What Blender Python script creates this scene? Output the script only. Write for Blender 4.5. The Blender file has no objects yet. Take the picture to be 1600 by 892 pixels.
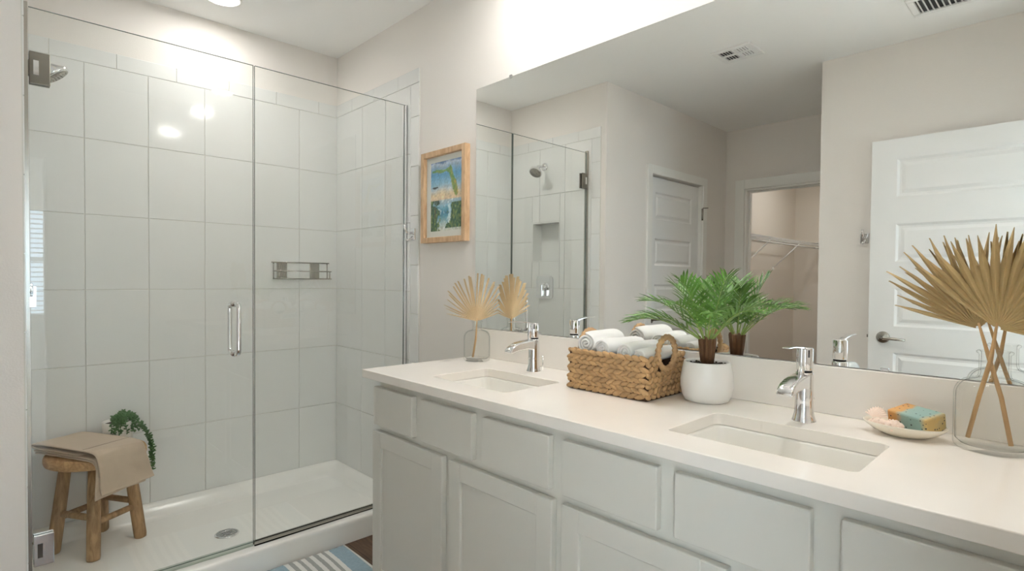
import bpy, bmesh, math, random
from mathutils import Vector, Matrix, noise
PI = math.pi
S = bpy.context.scene
C = S.collection
rnd = random.Random(7)

# ------------------------------------------------------------------ camera, sky, exposure
cam_d = bpy.data.cameras.new('camera'); cam = bpy.data.objects.new('camera', cam_d); C.objects.link(cam); S.camera = cam
YAW, PITCH, ROLL = math.radians(43.8723), math.radians(-1.18), math.radians(0.5083)
_f = Vector((-math.cos(YAW)*math.cos(PITCH), math.sin(YAW)*math.cos(PITCH), math.sin(PITCH)))
_r = _f.cross(Vector((0, 0, 1))).normalized(); _u = _r.cross(_f)
_R = math.cos(ROLL)*_r + math.sin(ROLL)*_u; _U = -math.sin(ROLL)*_r + math.cos(ROLL)*_u
_m = Matrix((_R, _U, -_f)).transposed().to_4x4(); _m.translation = (3.2558, -1.6066, 1.2649)
cam.matrix_world = _m
cam_d.sensor_width = 36.0; cam_d.sensor_fit = 'HORIZONTAL'
cam_d.lens = 862.7453/1600*36; cam_d.shift_y = 7.29/1600; cam_d.clip_start = 0.02

W = bpy.data.worlds.new('sky'); S.world = W; W.use_nodes = True
bg = W.node_tree.nodes['Background']; bg.inputs[0].default_value = (0.66, 0.84, 1.0, 1); bg.inputs[1].default_value = 4.6
CAN_E = 84.0            # radiance of the recessed downlight lenses
bounce_sun_d = bpy.data.lights.new('bounce_sun', 'SUN'); bounce_sun_d.energy = 480.0; bounce_sun_d.angle = math.radians(1.0); bounce_sun_d.color = (0.96, 0.985, 1.0)
bounce_sun = bpy.data.objects.new('bounce_sun', bounce_sun_d); C.objects.link(bounce_sun)
bounce_sun.rotation_euler = Vector((-0.04, 0.80, -0.58)).to_track_quat('-Z', 'Y').to_euler()      # added beam through the added side window; floor bounce brightens the bathroom ceiling
S.view_settings.view_transform = 'Standard'; S.view_settings.look = 'None'
S.view_settings.gamma = 1.0; S.view_settings.use_curve_mapping = False
S.view_settings.exposure = 1.1
S.cycles.max_bounces = 14; S.cycles.diffuse_bounces = 8; S.cycles.glossy_bounces = 8
S.cycles.transmission_bounces = 10; S.cycles.transparent_max_bounces = 16
S.cycles.sample_clamp_indirect = 6.0

# ------------------------------------------------------------------ materials
def srgb(r, g, b):
    f = lambda c: (c/255)/12.92 if c/255 <= 0.04045 else ((c/255+0.055)/1.055)**2.4
    return (f(r), f(g), f(b), 1)

class NT:
    def __init__(s, name):
        s.m = bpy.data.materials.new(name); s.m.use_nodes = True
        s.t = s.m.node_tree; s.n = s.t.nodes; s.p = s.n['Principled BSDF']; s.out = s.n['Material Output']
    def new(s, typ, **kw):
        x = s.n.new(typ)
        for k, v in kw.items():
            if k in x.inputs: x.inputs[k].default_value = v
            else: setattr(x, k, v)
        return x
    def link(s, a, b): s.t.links.new(a, b)
    def set(s, **kw):
        for k, v in kw.items(): s.p.inputs[k.replace('_', ' ')].default_value = v

def mat(name, col, rough=0.5, metal=0.0, bump=0.0, bscale=200.0, var=0.0, vscale=6.0, spec=0.5, sheen=0.0, coat=0.0, detail=3.0):
    k = NT(name); k.set(Base_Color=col, Roughness=rough, Metallic=metal)
    k.p.inputs['Specular IOR Level'].default_value = spec
    k.p.inputs['Sheen Weight'].default_value = sheen; k.p.inputs['Coat Weight'].default_value = coat
    if bump or var: co = k.new('ShaderNodeTexCoord').outputs['Object']
    if bump:
        n = k.new('ShaderNodeTexNoise', Scale=bscale, Detail=detail); k.link(co, n.inputs['Vector'])
        b = k.new('ShaderNodeBump', Strength=bump, Distance=0.002); k.link(n.outputs['Fac'], b.inputs['Height'])
        k.link(b.outputs['Normal'], k.p.inputs['Normal'])
    if var:
        n = k.new('ShaderNodeTexNoise', Scale=vscale, Detail=5.0); k.link(co, n.inputs['Vector'])
        r = k.new('ShaderNodeMix'); r.data_type = 'RGBA'
        r.inputs['A'].default_value = tuple(c*(1-var) for c in col[:3])+(1,)
        r.inputs['B'].default_value = tuple(min(1, c*(1+var)) for c in col[:3])+(1,)
        k.link(n.outputs['Fac'], r.inputs['Factor']); k.link(r.outputs['Result'], k.p.inputs['Base Color'])
    return k.m

def wood_mat(name, c1, c2, scale=(6, 6, 6), rough=0.5, rings=6.0, dist=4.0, planks=None):
    k = NT(name); k.set(Roughness=rough)
    tc = k.new('ShaderNodeTexCoord'); mp = k.new('ShaderNodeMapping'); mp.inputs['Scale'].default_value = scale
    k.link(tc.outputs['Object'], mp.inputs['Vector'])
    n = k.new('ShaderNodeTexNoise', Scale=rings, Detail=6.0, Distortion=dist*0.3); k.link(mp.outputs['Vector'], n.inputs['Vector'])
    cr = k.new('ShaderNodeValToRGB'); cr.color_ramp.elements[0].color = c1; cr.color_ramp.elements[1].color = c2
    cr.color_ramp.elements[0].position = 0.3; cr.color_ramp.elements[1].position = 0.72
    k.link(n.outputs['Fac'], cr.inputs['Fac'])
    col = cr.outputs['Color']
    if planks:
        br = k.new('ShaderNodeTexBrick', Scale=1.0); br.inputs['Mortar Size'].default_value = 0.002
        br.inputs['Brick Width'].default_value = planks[0]; br.inputs['Row Height'].default_value = planks[1]
        br.inputs['Color1'].default_value = (0.75, 0.75, 0.75, 1); br.inputs['Color2'].default_value = (1.1, 1.1, 1.1, 1); br.inputs['Mortar'].default_value = (0.25, 0.25, 0.25, 1)
        k.link(tc.outputs['Object'], br.inputs['Vector'])
        mx = k.new('ShaderNodeMix'); mx.data_type = 'RGBA'; mx.blend_type = 'MULTIPLY'; mx.inputs['Factor'].default_value = 1
        k.link(col, mx.inputs['A']); k.link(br.outputs['Color'], mx.inputs['B']); col = mx.outputs['Result']
    k.link(col, k.p.inputs['Base Color'])
    b = k.new('ShaderNodeBump', Strength=0.2, Distance=0.002); k.link(n.outputs['Fac'], b.inputs['Height']); k.link(b.outputs['Normal'], k.p.inputs['Normal'])
    return k.m

def pane_mat(name, tint, ior=1.6):
    """clear flat glass: straight-through transmission with a Fresnel mirror on its outer faces"""
    k = NT(name); k.n.remove(k.p)
    tr = k.new('ShaderNodeBsdfTransparent'); tr.inputs[0].default_value = tint
    gl = k.new('ShaderNodeBsdfGlossy'); gl.inputs['Roughness'].default_value = 0.0; gl.inputs['Color'].default_value = (1, 1, 1, 1)
    fr = k.new('ShaderNodeFresnel', IOR=ior); ge = k.new('ShaderNodeNewGeometry')
    inv = k.new('ShaderNodeMath', operation='SUBTRACT'); inv.inputs[0].default_value = 1; k.link(ge.outputs['Backfacing'], inv.inputs[1])
    mu = k.new('ShaderNodeMath', operation='MULTIPLY'); k.link(fr.outputs['Fac'], mu.inputs[0]); k.link(inv.outputs[0], mu.inputs[1])
    mx = k.new('ShaderNodeMixShader'); k.link(mu.outputs[0], mx.inputs[0]); k.link(tr.outputs[0], mx.inputs[1]); k.link(gl.outputs[0], mx.inputs[2])
    k.link(mx.outputs[0], k.out.inputs['Surface'])
    return k.m

def bottle_mat(name):
    """thin hollow glass: sees straight through, absorbs more where the wall is crossed at a slant, mirrors by Fresnel"""
    k = NT(name); k.n.remove(k.p)
    lw = k.new('ShaderNodeLayerWeight', Blend=0.5); cr = k.new('ShaderNodeValToRGB'); e = cr.color_ramp.elements
    e[0].position = 0.72; e[0].color = (0.99, 0.992, 0.988, 1); e[1].position = 1.0; e[1].color = (0.60, 0.65, 0.63, 1)
    k.link(lw.outputs['Facing'], cr.inputs['Fac'])
    tr = k.new('ShaderNodeBsdfTransparent'); k.link(cr.outputs['Color'], tr.inputs[0])
    gl = k.new('ShaderNodeBsdfGlossy'); gl.inputs['Roughness'].default_value = 0.01
    fr = k.new('ShaderNodeFresnel', IOR=1.45); ge = k.new('ShaderNodeNewGeometry')
    inv = k.new('ShaderNodeMath', operation='SUBTRACT'); inv.inputs[0].default_value = 1; k.link(ge.outputs['Backfacing'], inv.inputs[1])
    mu = k.new('ShaderNodeMath', operation='MULTIPLY'); k.link(fr.outputs['Fac'], mu.inputs[0]); k.link(inv.outputs[0], mu.inputs[1])
    mx = k.new('ShaderNodeMixShader'); k.link(mu.outputs[0], mx.inputs[0]); k.link(tr.outputs[0], mx.inputs[1]); k.link(gl.outputs[0], mx.inputs[2])
    k.link(mx.outputs[0], k.out.inputs['Surface'])
    return k.m

def emit_mat(name, col, e):
    k = NT(name); k.set(Base_Color=(0.8, 0.8, 0.8, 1)); k.p.inputs['Emission Color'].default_value = col; k.p.inputs['Emission Strength'].default_value = e
    return k.m

def vcol_mat(name, rough=0.6, bump=0.0, bscale=300):
    k = NT(name); k.set(Roughness=rough)
    a = k.new('ShaderNodeVertexColor'); a.layer_name = 'Col'; k.link(a.outputs['Color'], k.p.inputs['Base Color'])
    return k.m

WALL = srgb(232, 228, 223)
M = {}
M['wall'] = mat('wall_paint', WALL, 0.85, bump=0.22, bscale=160, spec=0.25)
M['closet_wall'] = mat('closet_paint', srgb(230, 223, 213), 0.9, bump=0.15, bscale=160, spec=0.2)
M['ceiling'] = mat('ceiling_paint', srgb(247, 247, 245), 0.9, bump=0.15, bscale=140, spec=0.2)
M['trim'] = mat('trim_white', srgb(238, 238, 234), 0.4)
M['door'] = mat('door_white', srgb(236, 237, 236), 0.42, bump=0.03, bscale=90)
M['tile'] = mat('tile_glazed', srgb(229, 230, 228), 0.09, bump=0.018, bscale=14, var=0.02, vscale=3.0, detail=1.0)
M['grout'] = mat('grout', srgb(216, 215, 208), 0.9)
M['acrylic'] = mat('shower_acrylic', srgb(244, 243, 239), 0.18)
M['cab'] = mat('cabinet_paint', srgb(214, 213, 206), 0.42, bump=0.02, bscale=60)
M['quartz'] = mat('quartz', srgb(243, 238, 231), 0.16, var=0.03, vscale=9)
M['china'] = mat('sink_china', srgb(240, 238, 232), 0.12)
M['chrome'] = mat('chrome', (0.86, 0.86, 0.87, 1), 0.06, metal=1.0)
M['nickel'] = mat('brushed_nickel', (0.42, 0.40, 0.36, 1), 0.24, metal=1.0)
M['hinge_nickel'] = mat('hinge_nickel', (0.23, 0.215, 0.185, 1), 0.22, metal=1.0)
M['dark_metal'] = mat('dark_metal', (0.10, 0.09, 0.08, 1), 0.35, metal=1.0)
M['dark'] = mat('black_part_gap_shade', (0.02, 0.02, 0.02, 1), 0.6)  # black faucet details; also painted shade in the vents and shower drain
M['mirror'] = mat('mirror_silver', (0.97, 0.98, 0.965, 1), 0.0, metal=1.0)
M['mirror_edge'] = mat('mirror_edge', (0.05, 0.06, 0.055, 1), 0.25)
M['pane'] = pane_mat('shower_glass', (0.978, 0.985, 0.98, 1))
M['pane_edge'] = mat('glass_edge', (0.13, 0.16, 0.145, 1), 0.15)
M['sweep'] = pane_mat('clear_vinyl', (0.80, 0.84, 0.81, 1), 1.45)
M['window_glass'] = pane_mat('window_glass', (0.97, 0.98, 0.98, 1), 1.45)
M['bottle'] = bottle_mat('clear_bottle_glass')
M['floor'] = wood_mat('floor_planks', srgb(66, 46, 33), srgb(118, 90, 66), (1.2, 14, 14), 0.45, 5, 3, planks=(1.2, 0.18))
M['teak'] = wood_mat('teak', srgb(132, 102, 68), srgb(190, 156, 114), (9, 9, 2.0), 0.55, 4, 4)
M['teak_end'] = wood_mat('teak_top', srgb(158, 118, 76), srgb(204, 166, 120), (4, 14, 14), 0.5, 4, 4)
M['oak'] = wood_mat('frame_oak', srgb(176, 142, 106), srgb(212, 180, 144), (20, 20, 5), 0.5, 3, 2)
M['mat_board'] = mat('mat_board', srgb(240, 238, 232), 0.9)
M['print'] = vcol_mat('watercolour_print', 0.7)
M['linen'] = mat('linen', srgb(196, 178, 158), 0.95, bump=0.5, bscale=420, var=0.06, vscale=40, sheen=0.2, spec=0.1)
M['terry'] = mat('white_terry', srgb(244, 243, 240), 0.95, bump=0.8, bscale=520, sheen=0.3, spec=0.1)
M['seagrass'] = mat('water_hyacinth', srgb(182, 146, 102), 0.6, bump=0.6, bscale=160, var=0.5, vscale=52)
M['shade_stitch_brown'] = mat('gap_shade_stitch', srgb(70, 46, 28), 0.8)  # dark brown for painted shade behind the weave, and for hem stitches
M['rope'] = mat('handle_wrap', srgb(192, 156, 114), 0.7, bump=0.5, bscale=200, var=0.15, vscale=30)
M['pot'] = mat('white_ceramic', srgb(240, 237, 232), 0.38, bump=0.05, bscale=30)
M['soil'] = mat('soil', srgb(58, 46, 36), 0.95, bump=1.0, bscale=120)
M['frond'] = mat('palm_green', srgb(80, 122, 44), 0.33, var=0.55, vscale=20)
M['rachis'] = mat('palm_stalk', srgb(128, 150, 74), 0.5)
M['trunk'] = mat('palm_trunk', srgb(98, 66, 38), 0.8, bump=0.6, bscale=60, var=0.35, vscale=40)
M['dry'] = mat('dried_palm', srgb(206, 184, 148), 0.7, var=0.14, vscale=22)
M['dry_olive'] = mat('dried_palm_olive', srgb(190, 168, 122), 0.7, var=0.16, vscale=22)
M['dry_stem'] = mat('dried_stem', srgb(190, 154, 108), 0.7, var=0.15, vscale=30)
M['pearl'] = mat('succulent_green', srgb(72, 114, 62), 0.45, var=0.4, vscale=50)
M['dish'] = mat('dish_glaze', srgb(240, 232, 216), 0.25)
M['shell'] = mat('shell', srgb(246, 224, 208), 0.6, bump=0.3, bscale=120, var=0.08, vscale=60)
M['shell_in'] = mat('shell_inside', srgb(240, 196, 168), 0.4)
M['rug_blue'] = mat('rug_blue', srgb(152, 176, 190), 0.98, bump=1.0, bscale=350, var=0.18, vscale=90, sheen=0.3, spec=0.05)
M['rug_white'] = mat('rug_white', srgb(232, 232, 228), 0.98, bump=1.0, bscale=350, sheen=0.3, spec=0.05)
M['rug_grey'] = mat('rug_grey', srgb(166, 168, 166), 0.98, bump=1.0, bscale=350, sheen=0.3, spec=0.05)
M['lens'] = emit_mat('downlight_lens', (1.0, 0.972, 0.935, 1), CAN_E)
M['lens_dim'] = emit_mat('shower_light_lens', (1.0, 0.972, 0.935, 1), CAN_E*0.55)
M['blind'] = mat('blind_slat', srgb(240, 240, 238), 0.5)
M['wire'] = mat('wire_white', srgb(238, 238, 236), 0.4)
M['vent'] = mat('vent_white', srgb(240, 240, 238), 0.5)
M['bounce_carpet'] = mat('bounce_carpet_pale', srgb(226, 225, 222), 1.0, bump=0.8, bscale=220)
M['bed_wall'] = mat('bedroom_paint', srgb(226, 227, 226), 0.9)

def soap_mat():
    k = NT('marbled_soap'); k.set(Roughness=0.5)
    co = k.new('ShaderNodeTexCoord').outputs['Object']
    sp = k.new('ShaderNodeSeparateXYZ'); k.link(co, sp.inputs[0])
    n = k.new('ShaderNodeTexNoise', Scale=28.0, Detail=3.0); k.link(co, n.inputs['Vector'])
    a = k.new('ShaderNodeMath', operation='MULTIPLY_ADD'); k.link(n.outputs['Fac'], a.inputs[0]); a.inputs[1].default_value = 0.03; k.link(sp.outputs['X'], a.inputs[2])
    mr = k.new('ShaderNodeMapRange'); mr.inputs['From Min'].default_value = -0.05; mr.inputs['From Max'].default_value = 0.07; k.link(a.outputs[0], mr.inputs['Value'])
    cr = k.new('ShaderNodeValToRGB'); e = cr.color_ramp.elements
    e[0].position = 0.0; e[0].color = srgb(214, 152, 84); e[1].position = 0.36; e[1].color = srgb(208, 158, 96)
    x = e.new(0.44); x.color = srgb(150, 178, 170); x = e.new(0.8); x.color = srgb(140, 172, 166); x = e.new(0.93); x.color = srgb(206, 178, 118)
    k.link(mr.outputs['Result'], cr.inputs['Fac'])
    v = k.new('ShaderNodeTexVoronoi', Scale=105.0); k.link(co, v.inputs['Vector'])
    lt = k.new('ShaderNodeMath', operation='LESS_THAN'); k.link(v.outputs['Distance'], lt.inputs[0]); lt.inputs[1].default_value = 0.2
    mx = k.new('ShaderNodeMix'); mx.data_type = 'RGBA'; k.link(lt.outputs[0], mx.inputs['Factor']); k.link(cr.outputs['Color'], mx.inputs['A']); mx.inputs['B'].default_value = srgb(64, 66, 66)
    k.link(mx.outputs['Result'], k.p.inputs['Base Color'])
    return k.m
M['soap'] = soap_mat()

# ------------------------------------------------------------------ mesh helpers
ORG = {}
class MB:
    """collects shapes in world coordinates; build() links them as one mesh object"""
    def __init__(s): s.b = bmesh.new(); s.mi = 0
    def face(s, vs, mi=None, smooth=False):
        try: f = s.b.faces.new(vs)
        except ValueError: return None
        f.material_index = s.mi if mi is None else mi; f.smooth = smooth; return f
    def v(s, p): return s.b.verts.new(p)
    def box(s, x0, x1, y0, y1, z0, z1, mx=None, faces_mi=None):
        P = [Vector((x, y, z)) for x in (x0, x1) for y in (y0, y1) for z in (z0, z1)]
        if mx: P = [mx @ p for p in P]
        V = [s.v(p) for p in P]
        fs = ((0, 1, 3, 2), (4, 6, 7, 5), (0, 4, 5, 1), (2, 3, 7, 6), (0, 2, 6, 4), (1, 5, 7, 3))   # -x +x -y +y -z +z
        for i, f in enumerate(fs): s.face([V[j] for j in f], faces_mi[i] if faces_mi else None)
        return s
    def chamfer_box(s, x0, x1, y0, y1, z0, z1, c=0.003, mx=None):
        t = bmesh.new()
        P = [Vector((x, y, z)) for x in (x0, x1) for y in (y0, y1) for z in (z0, z1)]
        V = [t.verts.new(p) for p in P]
        for f in ((0, 1, 3, 2), (4, 6, 7, 5), (0, 4, 5, 1), (2, 3, 7, 6), (0, 2, 6, 4), (1, 5, 7, 3)): t.faces.new([V[j] for j in f])
        bmesh.ops.bevel(t, geom=list(t.edges), offset=c, segments=2, affect='EDGES', profile=0.5)
        s.absorb(t, mx); return s
    def absorb(s, t, mx=None, smooth=None):
        mp = {}
        for v in t.verts: mp[v] = s.v(mx @ v.co if mx else v.co)
        for f in t.faces: s.face([mp[v] for v in f.verts], s.mi, f.smooth if smooth is None else smooth)
        t.free()
    def lathe(s, prof, c=(0, 0, 0), n=32, axis=None, smooth=True, closed=False, squash=(1, 1), mx=None):
        """prof: (radius, height) pairs; axis: direction of height"""
        R = Matrix.Identity(3)
        if axis is not None: R = Vector((0, 0, 1)).rotation_difference(Vector(axis).normalized()).to_matrix()
        c = Vector(c); rings = []
        for r, h in prof:
            if r < 1e-6: ring = [s.v(s._t(mx, c + R @ Vector((0, 0, h))))]
            else: ring = [s.v(s._t(mx, c + R @ Vector((r*math.cos(2*PI*i/n)*squash[0], r*math.sin(2*PI*i/n)*squash[1], h)))) for i in range(n)]
            rings.append(ring)
        pairs = list(zip(rings, rings[1:])) + ([(rings[-1], rings[0])] if closed else [])
        for a, b in pairs:
            if len(a) == 1 and len(b) == 1: continue
            for i in range(n):
                j = (i+1) % n
                if len(a) == 1: s.face([a[0], b[j], b[i]][::-1], None, smooth)
                elif len(b) == 1: s.face([a[i], a[j], b[0]], None, smooth)
                else: s.face([a[i], a[j], b[j], b[i]], None, smooth)
        if not closed:
            if len(rings[0]) > 1: s.face(rings[0][::-1])
            if len(rings[-1]) > 1: s.face(rings[-1])
        return s
    def _t(s, mx, p): return mx @ p if mx else p
    def tube(s, pts, rad, n=10, closed=False, caps=True, flat=None):
        pts = [Vector(p) for p in pts]; m = len(pts)
        rad = [rad]*m if isinstance(rad, (int, float)) else rad
        rings = []; prev = None
        for i, p in enumerate(pts):
            if closed: d = pts[(i+1) % m] - pts[i-1]
            else: d = pts[min(i+1, m-1)] - pts[max(i-1, 0)]
            d.normalize()
            if prev is None:
                a = Vector((0, 0, 1)) if abs(d.z) < 0.9 else Vector((1, 0, 0))
                x = d.cross(a).normalized()
            else: x = (prev - d*prev.dot(d)).normalized()
            prev = x; y = d.cross(x)
            k = flat or 1
            rings.append([s.v(p + rad[i]*(math.cos(2*PI*j/n)*x + k*math.sin(2*PI*j/n)*y)) for j in range(n)])
        for a, b in list(zip(rings, rings[1:])) + ([(rings[-1], rings[0])] if closed else []):
            for j in range(n): s.face([a[j], a[(j+1) % n], b[(j+1) % n], b[j]], None, True)
        if caps and not closed: s.face(rings[0][::-1]); s.face(rings[-1])
        return s
    def grid(s, fn, nu, nv, smooth=True, mifn=None):
        V = [[s.v(fn(i/nu, j/nv)) for j in range(nv+1)] for i in range(nu+1)]
        for i in range(nu):
            for j in range(nv):
                s.face([V[i][j], V[i+1][j], V[i+1][j+1], V[i][j+1]], mifn(i, j) if mifn else None, smooth)
        return V
    def prism(s, poly, axis, a0, a1, smooth=False):
        """poly: 2D outline; axis 'x': (y,z); 'y': (x,z); 'z': (x,y)"""
        def P(p, a): return {'x': (a, p[0], p[1]), 'y': (p[0], a, p[1]), 'z': (p[0], p[1], a)}[axis]
        A = [s.v(P(p, a0)) for p in poly]; B = [s.v(P(p, a1)) for p in poly]; n = len(poly)
        for i in range(n): s.face([A[i], A[(i+1) % n], B[(i+1) % n], B[i]], None, smooth)
        s.face(A[::-1]); s.face(B); return s
    def blob(s, c, r, n=10, m=7, rot=None):
        R = rot or Matrix.Identity(3); c = Vector(c); rings = []
        for k in range(m+1):
            t = PI*k/m; z = math.cos(t); q = math.sin(t)
            if k in (0, m): rings.append([s.v(c + R @ Vector((0, 0, z*r[2])))])
            else: rings.append([s.v(c + R @ Vector((q*math.cos(2*PI*i/n)*r[0], q*math.sin(2*PI*i/n)*r[1], z*r[2]))) for i in range(n)])
        for a, b in zip(rings, rings[1:]):
            for i in range(n):
                j = (i+1) % n
                if len(a) == 1: s.face([a[0], b[i], b[j]], None, True)
                elif len(b) == 1: s.face([a[i], b[0], a[j]], None, True)
                else: s.face([a[i], b[i], b[j], a[j]], None, True)
        return s
    def build(s, name, mats, parent=None, loc=None, bevel=0.0, solid=0.0, sub=0, fix=True, solid_off=-1.0):
        me = bpy.data.meshes.new(name)
        o = bpy.data.objects.new(name, me); C.objects.link(o)
        if parent is not None: org = ORG[parent.name]; o.parent = parent
        else: org = Vector(loc) if loc is not None else Vector((0, 0, 0)); o.location = org
        ORG[o.name] = org
        if fix: bmesh.ops.recalc_face_normals(s.b, faces=s.b.faces)
        bmesh.ops.translate(s.b, verts=s.b.verts, vec=-org)
        s.b.to_mesh(me); s.b.free()
        for m_ in (mats if isinstance(mats, (list, tuple)) else [mats]): me.materials.append(M[m_])
        if bevel:
            x = o.modifiers.new('edge', 'BEVEL'); x.width = bevel; x.segments = 2; x.limit_method = 'ANGLE'; x.angle_limit = math.radians(40)
        if solid:
            x = o.modifiers.new('thick', 'SOLIDIFY'); x.thickness = solid; x.offset = solid_off
        if sub:
            x = o.modifiers.new('sub', 'SUBSURF'); x.levels = sub; x.render_levels = sub
        return o

def tag(o, label, cat, group=None):
    o['label'] = label; o['category'] = cat
    if group: o['group'] = group
    return o
def thing(name, loc, label, cat, group=None):
    o = bpy.data.objects.new(name, None); C.objects.link(o); o.location = loc; o.empty_display_size = 0.05
    ORG[o.name] = Vector(loc); return tag(o, label, cat, group)
def struct(mb, name, mats, parent=None, **kw):
    o = mb.build(name, mats, parent, **kw)
    if parent is None: o['kind'] = 'structure'
    return o
def dup(root, loc, label, rz=0.0):
    r = root.copy(); C.objects.link(r); r.location = loc; r.rotation_euler.z += rz; r['label'] = label; ORG[r.name] = Vector(loc)
    for ch in list(root.children):
        c = ch.copy(); C.objects.link(c); c.parent = r; ORG[c.name] = ORG[r.name]
        for g in list(ch.children):
            d = g.copy(); C.objects.link(d); d.parent = c; ORG[d.name] = ORG[r.name]
    return r
def rot(axis, deg): return Matrix.Rotation(math.radians(deg), 3, axis)

# ------------------------------------------------------------------ room numbers
H = 2.6236; L = 1.512; XW = 0.9488; YC = -3.328; XR = 2.094; YR = -2.172; XE = 3.30
GX = 0.792; GT = 2.1575; YJ = -0.7682; ZC = 0.92

# ------------------------------------------------------------------ the room shell
fl = struct(MB().box(-0.12, 7.2, -5.7, 1.6, -0.06, 0.0), 'floor', 'floor')
struct(MB().box(XE+0.06, 6.8, -4.0, 1.3, 0.0, 0.012), 'bounce_carpet', 'bounce_carpet', fl)  # pale floor covering, added to bounce daylight onto the bathroom ceiling
CANS = ((0.30, -0.745), (1.84, -0.285), (2.80, -0.305), (1.55, -4.4))
def circle(x, y, r, n=32): return [(x+r*math.cos(2*PI*i/n), y+r*math.sin(2*PI*i/n)) for i in range(n)]
t_ = bmesh.new(); es_ = []
for pts in [[(-0.12, -5.7), (7.2, -5.7), (7.2, 1.6), (-0.12, 1.6)]] + [circle(x, y, 0.072) for x, y in CANS]:
    vs = [t_.verts.new((p[0], p[1], H)) for p in pts]; es_ += [t_.edges.new((vs[i], vs[(i+1) % len(vs)])) for i in range(len(vs))]
bmesh.ops.triangle_fill(t_, use_beauty=True, use_dissolve=False, edges=es_)
ret_ = bmesh.ops.extrude_face_region(t_, geom=list(t_.faces)); bmesh.ops.translate(t_, verts=[g for g in ret_['geom'] if isinstance(g, bmesh.types.BMVert)], vec=(0, 0, 0.10))
mb = MB(); mb.absorb(t_); struct(mb, 'ceiling', 'ceiling')
wall_w = struct(MB().box(-0.14, 0.0, -L-0.16, 0.14, 0, H), 'wall_west', 'wall')
wall_n = struct(MB().box(0.0, XE, 0.0, 0.14, 0, H), 'wall_north', 'wall')
# shower head wall with its recessed niche
NX0, NX1, NZ0, NZ1 = 0.254, 0.538, 1.399, 1.697
mb = MB(); yb, yf = -L-0.16, -L
mb.box(0, NX0, yb, yf, 0, H).box(NX1, XW, yb, yf, 0, H).box(NX0, NX1, yb, yf, 0, NZ0).box(NX0, NX1, yb, yf, NZ1, H).box(NX0, NX1, yb, yf-0.10, NZ0, NZ1)
wall_h = struct(mb, 'wall_south', 'wall')
DY0, DY1, DZ = -2.878, -2.079, 2.075
mb = MB(); mb.box(XW-0.12, XW, DY1, -L-0.16, 0, H).box(XW-0.12, XW, YC-0.12, DY0, 0, H).box(XW-0.12, XW, DY0, DY1, DZ, H)
struct(mb, 'wall_passage', 'wall')
CX0, CX1, CZ = 1.126, 1.90, 2.08
mb = MB(); mb.box(XW, CX0, YC-0.12, YC, 0, H).box(CX1, XR, YC-0.12, YC, 0, H).box(CX0, CX1, YC-0.12, YC, CZ, H)
struct(mb, 'wall_closet', 'wall')
struct(MB().box(XR, XE+0.12, YC-0.12, YR, 0, H), 'wall_rear', 'wall')
OY0, OY1, OZ = -2.135, -1.28, 2.065
mb = MB(); mb.box(XE, XE+0.12, OY1, 0.14, 0, H).box(XE, XE+0.12, YR, OY0, 0, H).box(XE, XE+0.12, OY0, OY1, OZ, H)
struct(mb, 'wall_east', 'wall')
# closet shell
KX, KY = 0.80, -5.50
mb = MB(); mb.box(KX-0.1, KX, KY, YC-0.12, 0, H).box(KX-0.1, 2.5, KY-0.1, KY, 0, H).box(2.4, 2.5, KY, YC-0.12, 0, H)
struct(mb, 'wall_closet_inside', 'closet_wall')
# bedroom shell beyond the entry doorway, with its window
BX, WY0, WY1, WZ0, WZ1 = 6.8, -1.72, -0.66, 0.76, 2.06
mb = MB(); mb.box(BX, BX+0.14, -4.0, WY0, 0, H).box(BX, BX+0.14, WY1, 1.4, 0, H).box(BX, BX+0.14, WY0, WY1, 0, WZ0).box(BX, BX+0.14, WY0, WY1, WZ1, H)
struct(mb, 'wall_bedroom_east', 'bed_wall')
def portal(name, loc, rote, sx, sy):
    """marks a window as the place where skylight enters (gives no light of its own)"""
    l = bpy.data.lights.new(name, 'AREA'); l.shape = 'RECTANGLE'; l.size = sx; l.size_y = sy; l.cycles.is_portal = True
    o = bpy.data.objects.new(name, l); C.objects.link(o); o.location = loc; o.rotation_euler = rote
struct(MB().box(XE, BX, 1.3, 1.4, 0, H).box(XE, XE+0.12, 0.14, 1.3, 0, H).box(XE, XE+0.12, -4.0, YC-0.12, 0, H), 'wall_bedroom_north', 'bed_wall')
mb = MB(); x0, x1 = BX+0.04, BX+0.10
mb.box(x0, x1, WY0, WY0+0.05, WZ0, WZ1).box(x0, x1, WY1-0.05, WY1, WZ0, WZ1).box(x0, x1, WY0, WY1, WZ0, WZ0+0.05).box(x0, x1, WY0, WY1, WZ1-0.05, WZ1).box(x0, x1, WY0, WY1, 1.42, 1.47)
win = struct(mb, 'window_1', 'trim')
struct(MB().box(BX+0.068, BX+0.074, WY0+0.05, WY1-0.05, WZ0+0.05, WZ1-0.05), 'pane', 'window_glass', win)
struct(MB().box(BX-0.05, BX+0.04, WY0-0.03, WY1+0.03, WZ0-0.03, WZ0), 'sill', 'trim', win)
portal('sky_portal_east', (BX+0.16, (WY0+WY1)/2, (WZ0+WZ1)/2), (0, -PI/2, 0), WZ1-WZ0, WY1-WY0)
bl = thing('window_blind', (BX, (WY0+WY1)/2, WZ1), 'white slatted blind hanging in the bedroom window, glimpsed mirrored in the shower door', 'blind')
mb = MB(); z = WZ0+0.03
while z < WZ1-0.06:
    mx = Matrix.Translation((BX+0.005, 0, z)) @ Matrix.Rotation(math.radians(14), 4, 'Y')
    mb.box(-0.024, 0.024, WY0+0.01, WY1-0.01, -0.0015, 0.0015, mx); z += 0.056
mb.build('slats', 'blind', bl); MB().box(BX-0.03, BX+0.03, WY0+0.005, WY1-0.005, WZ1-0.05, WZ1-0.002).build('head_rail', 'blind', bl)

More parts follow.
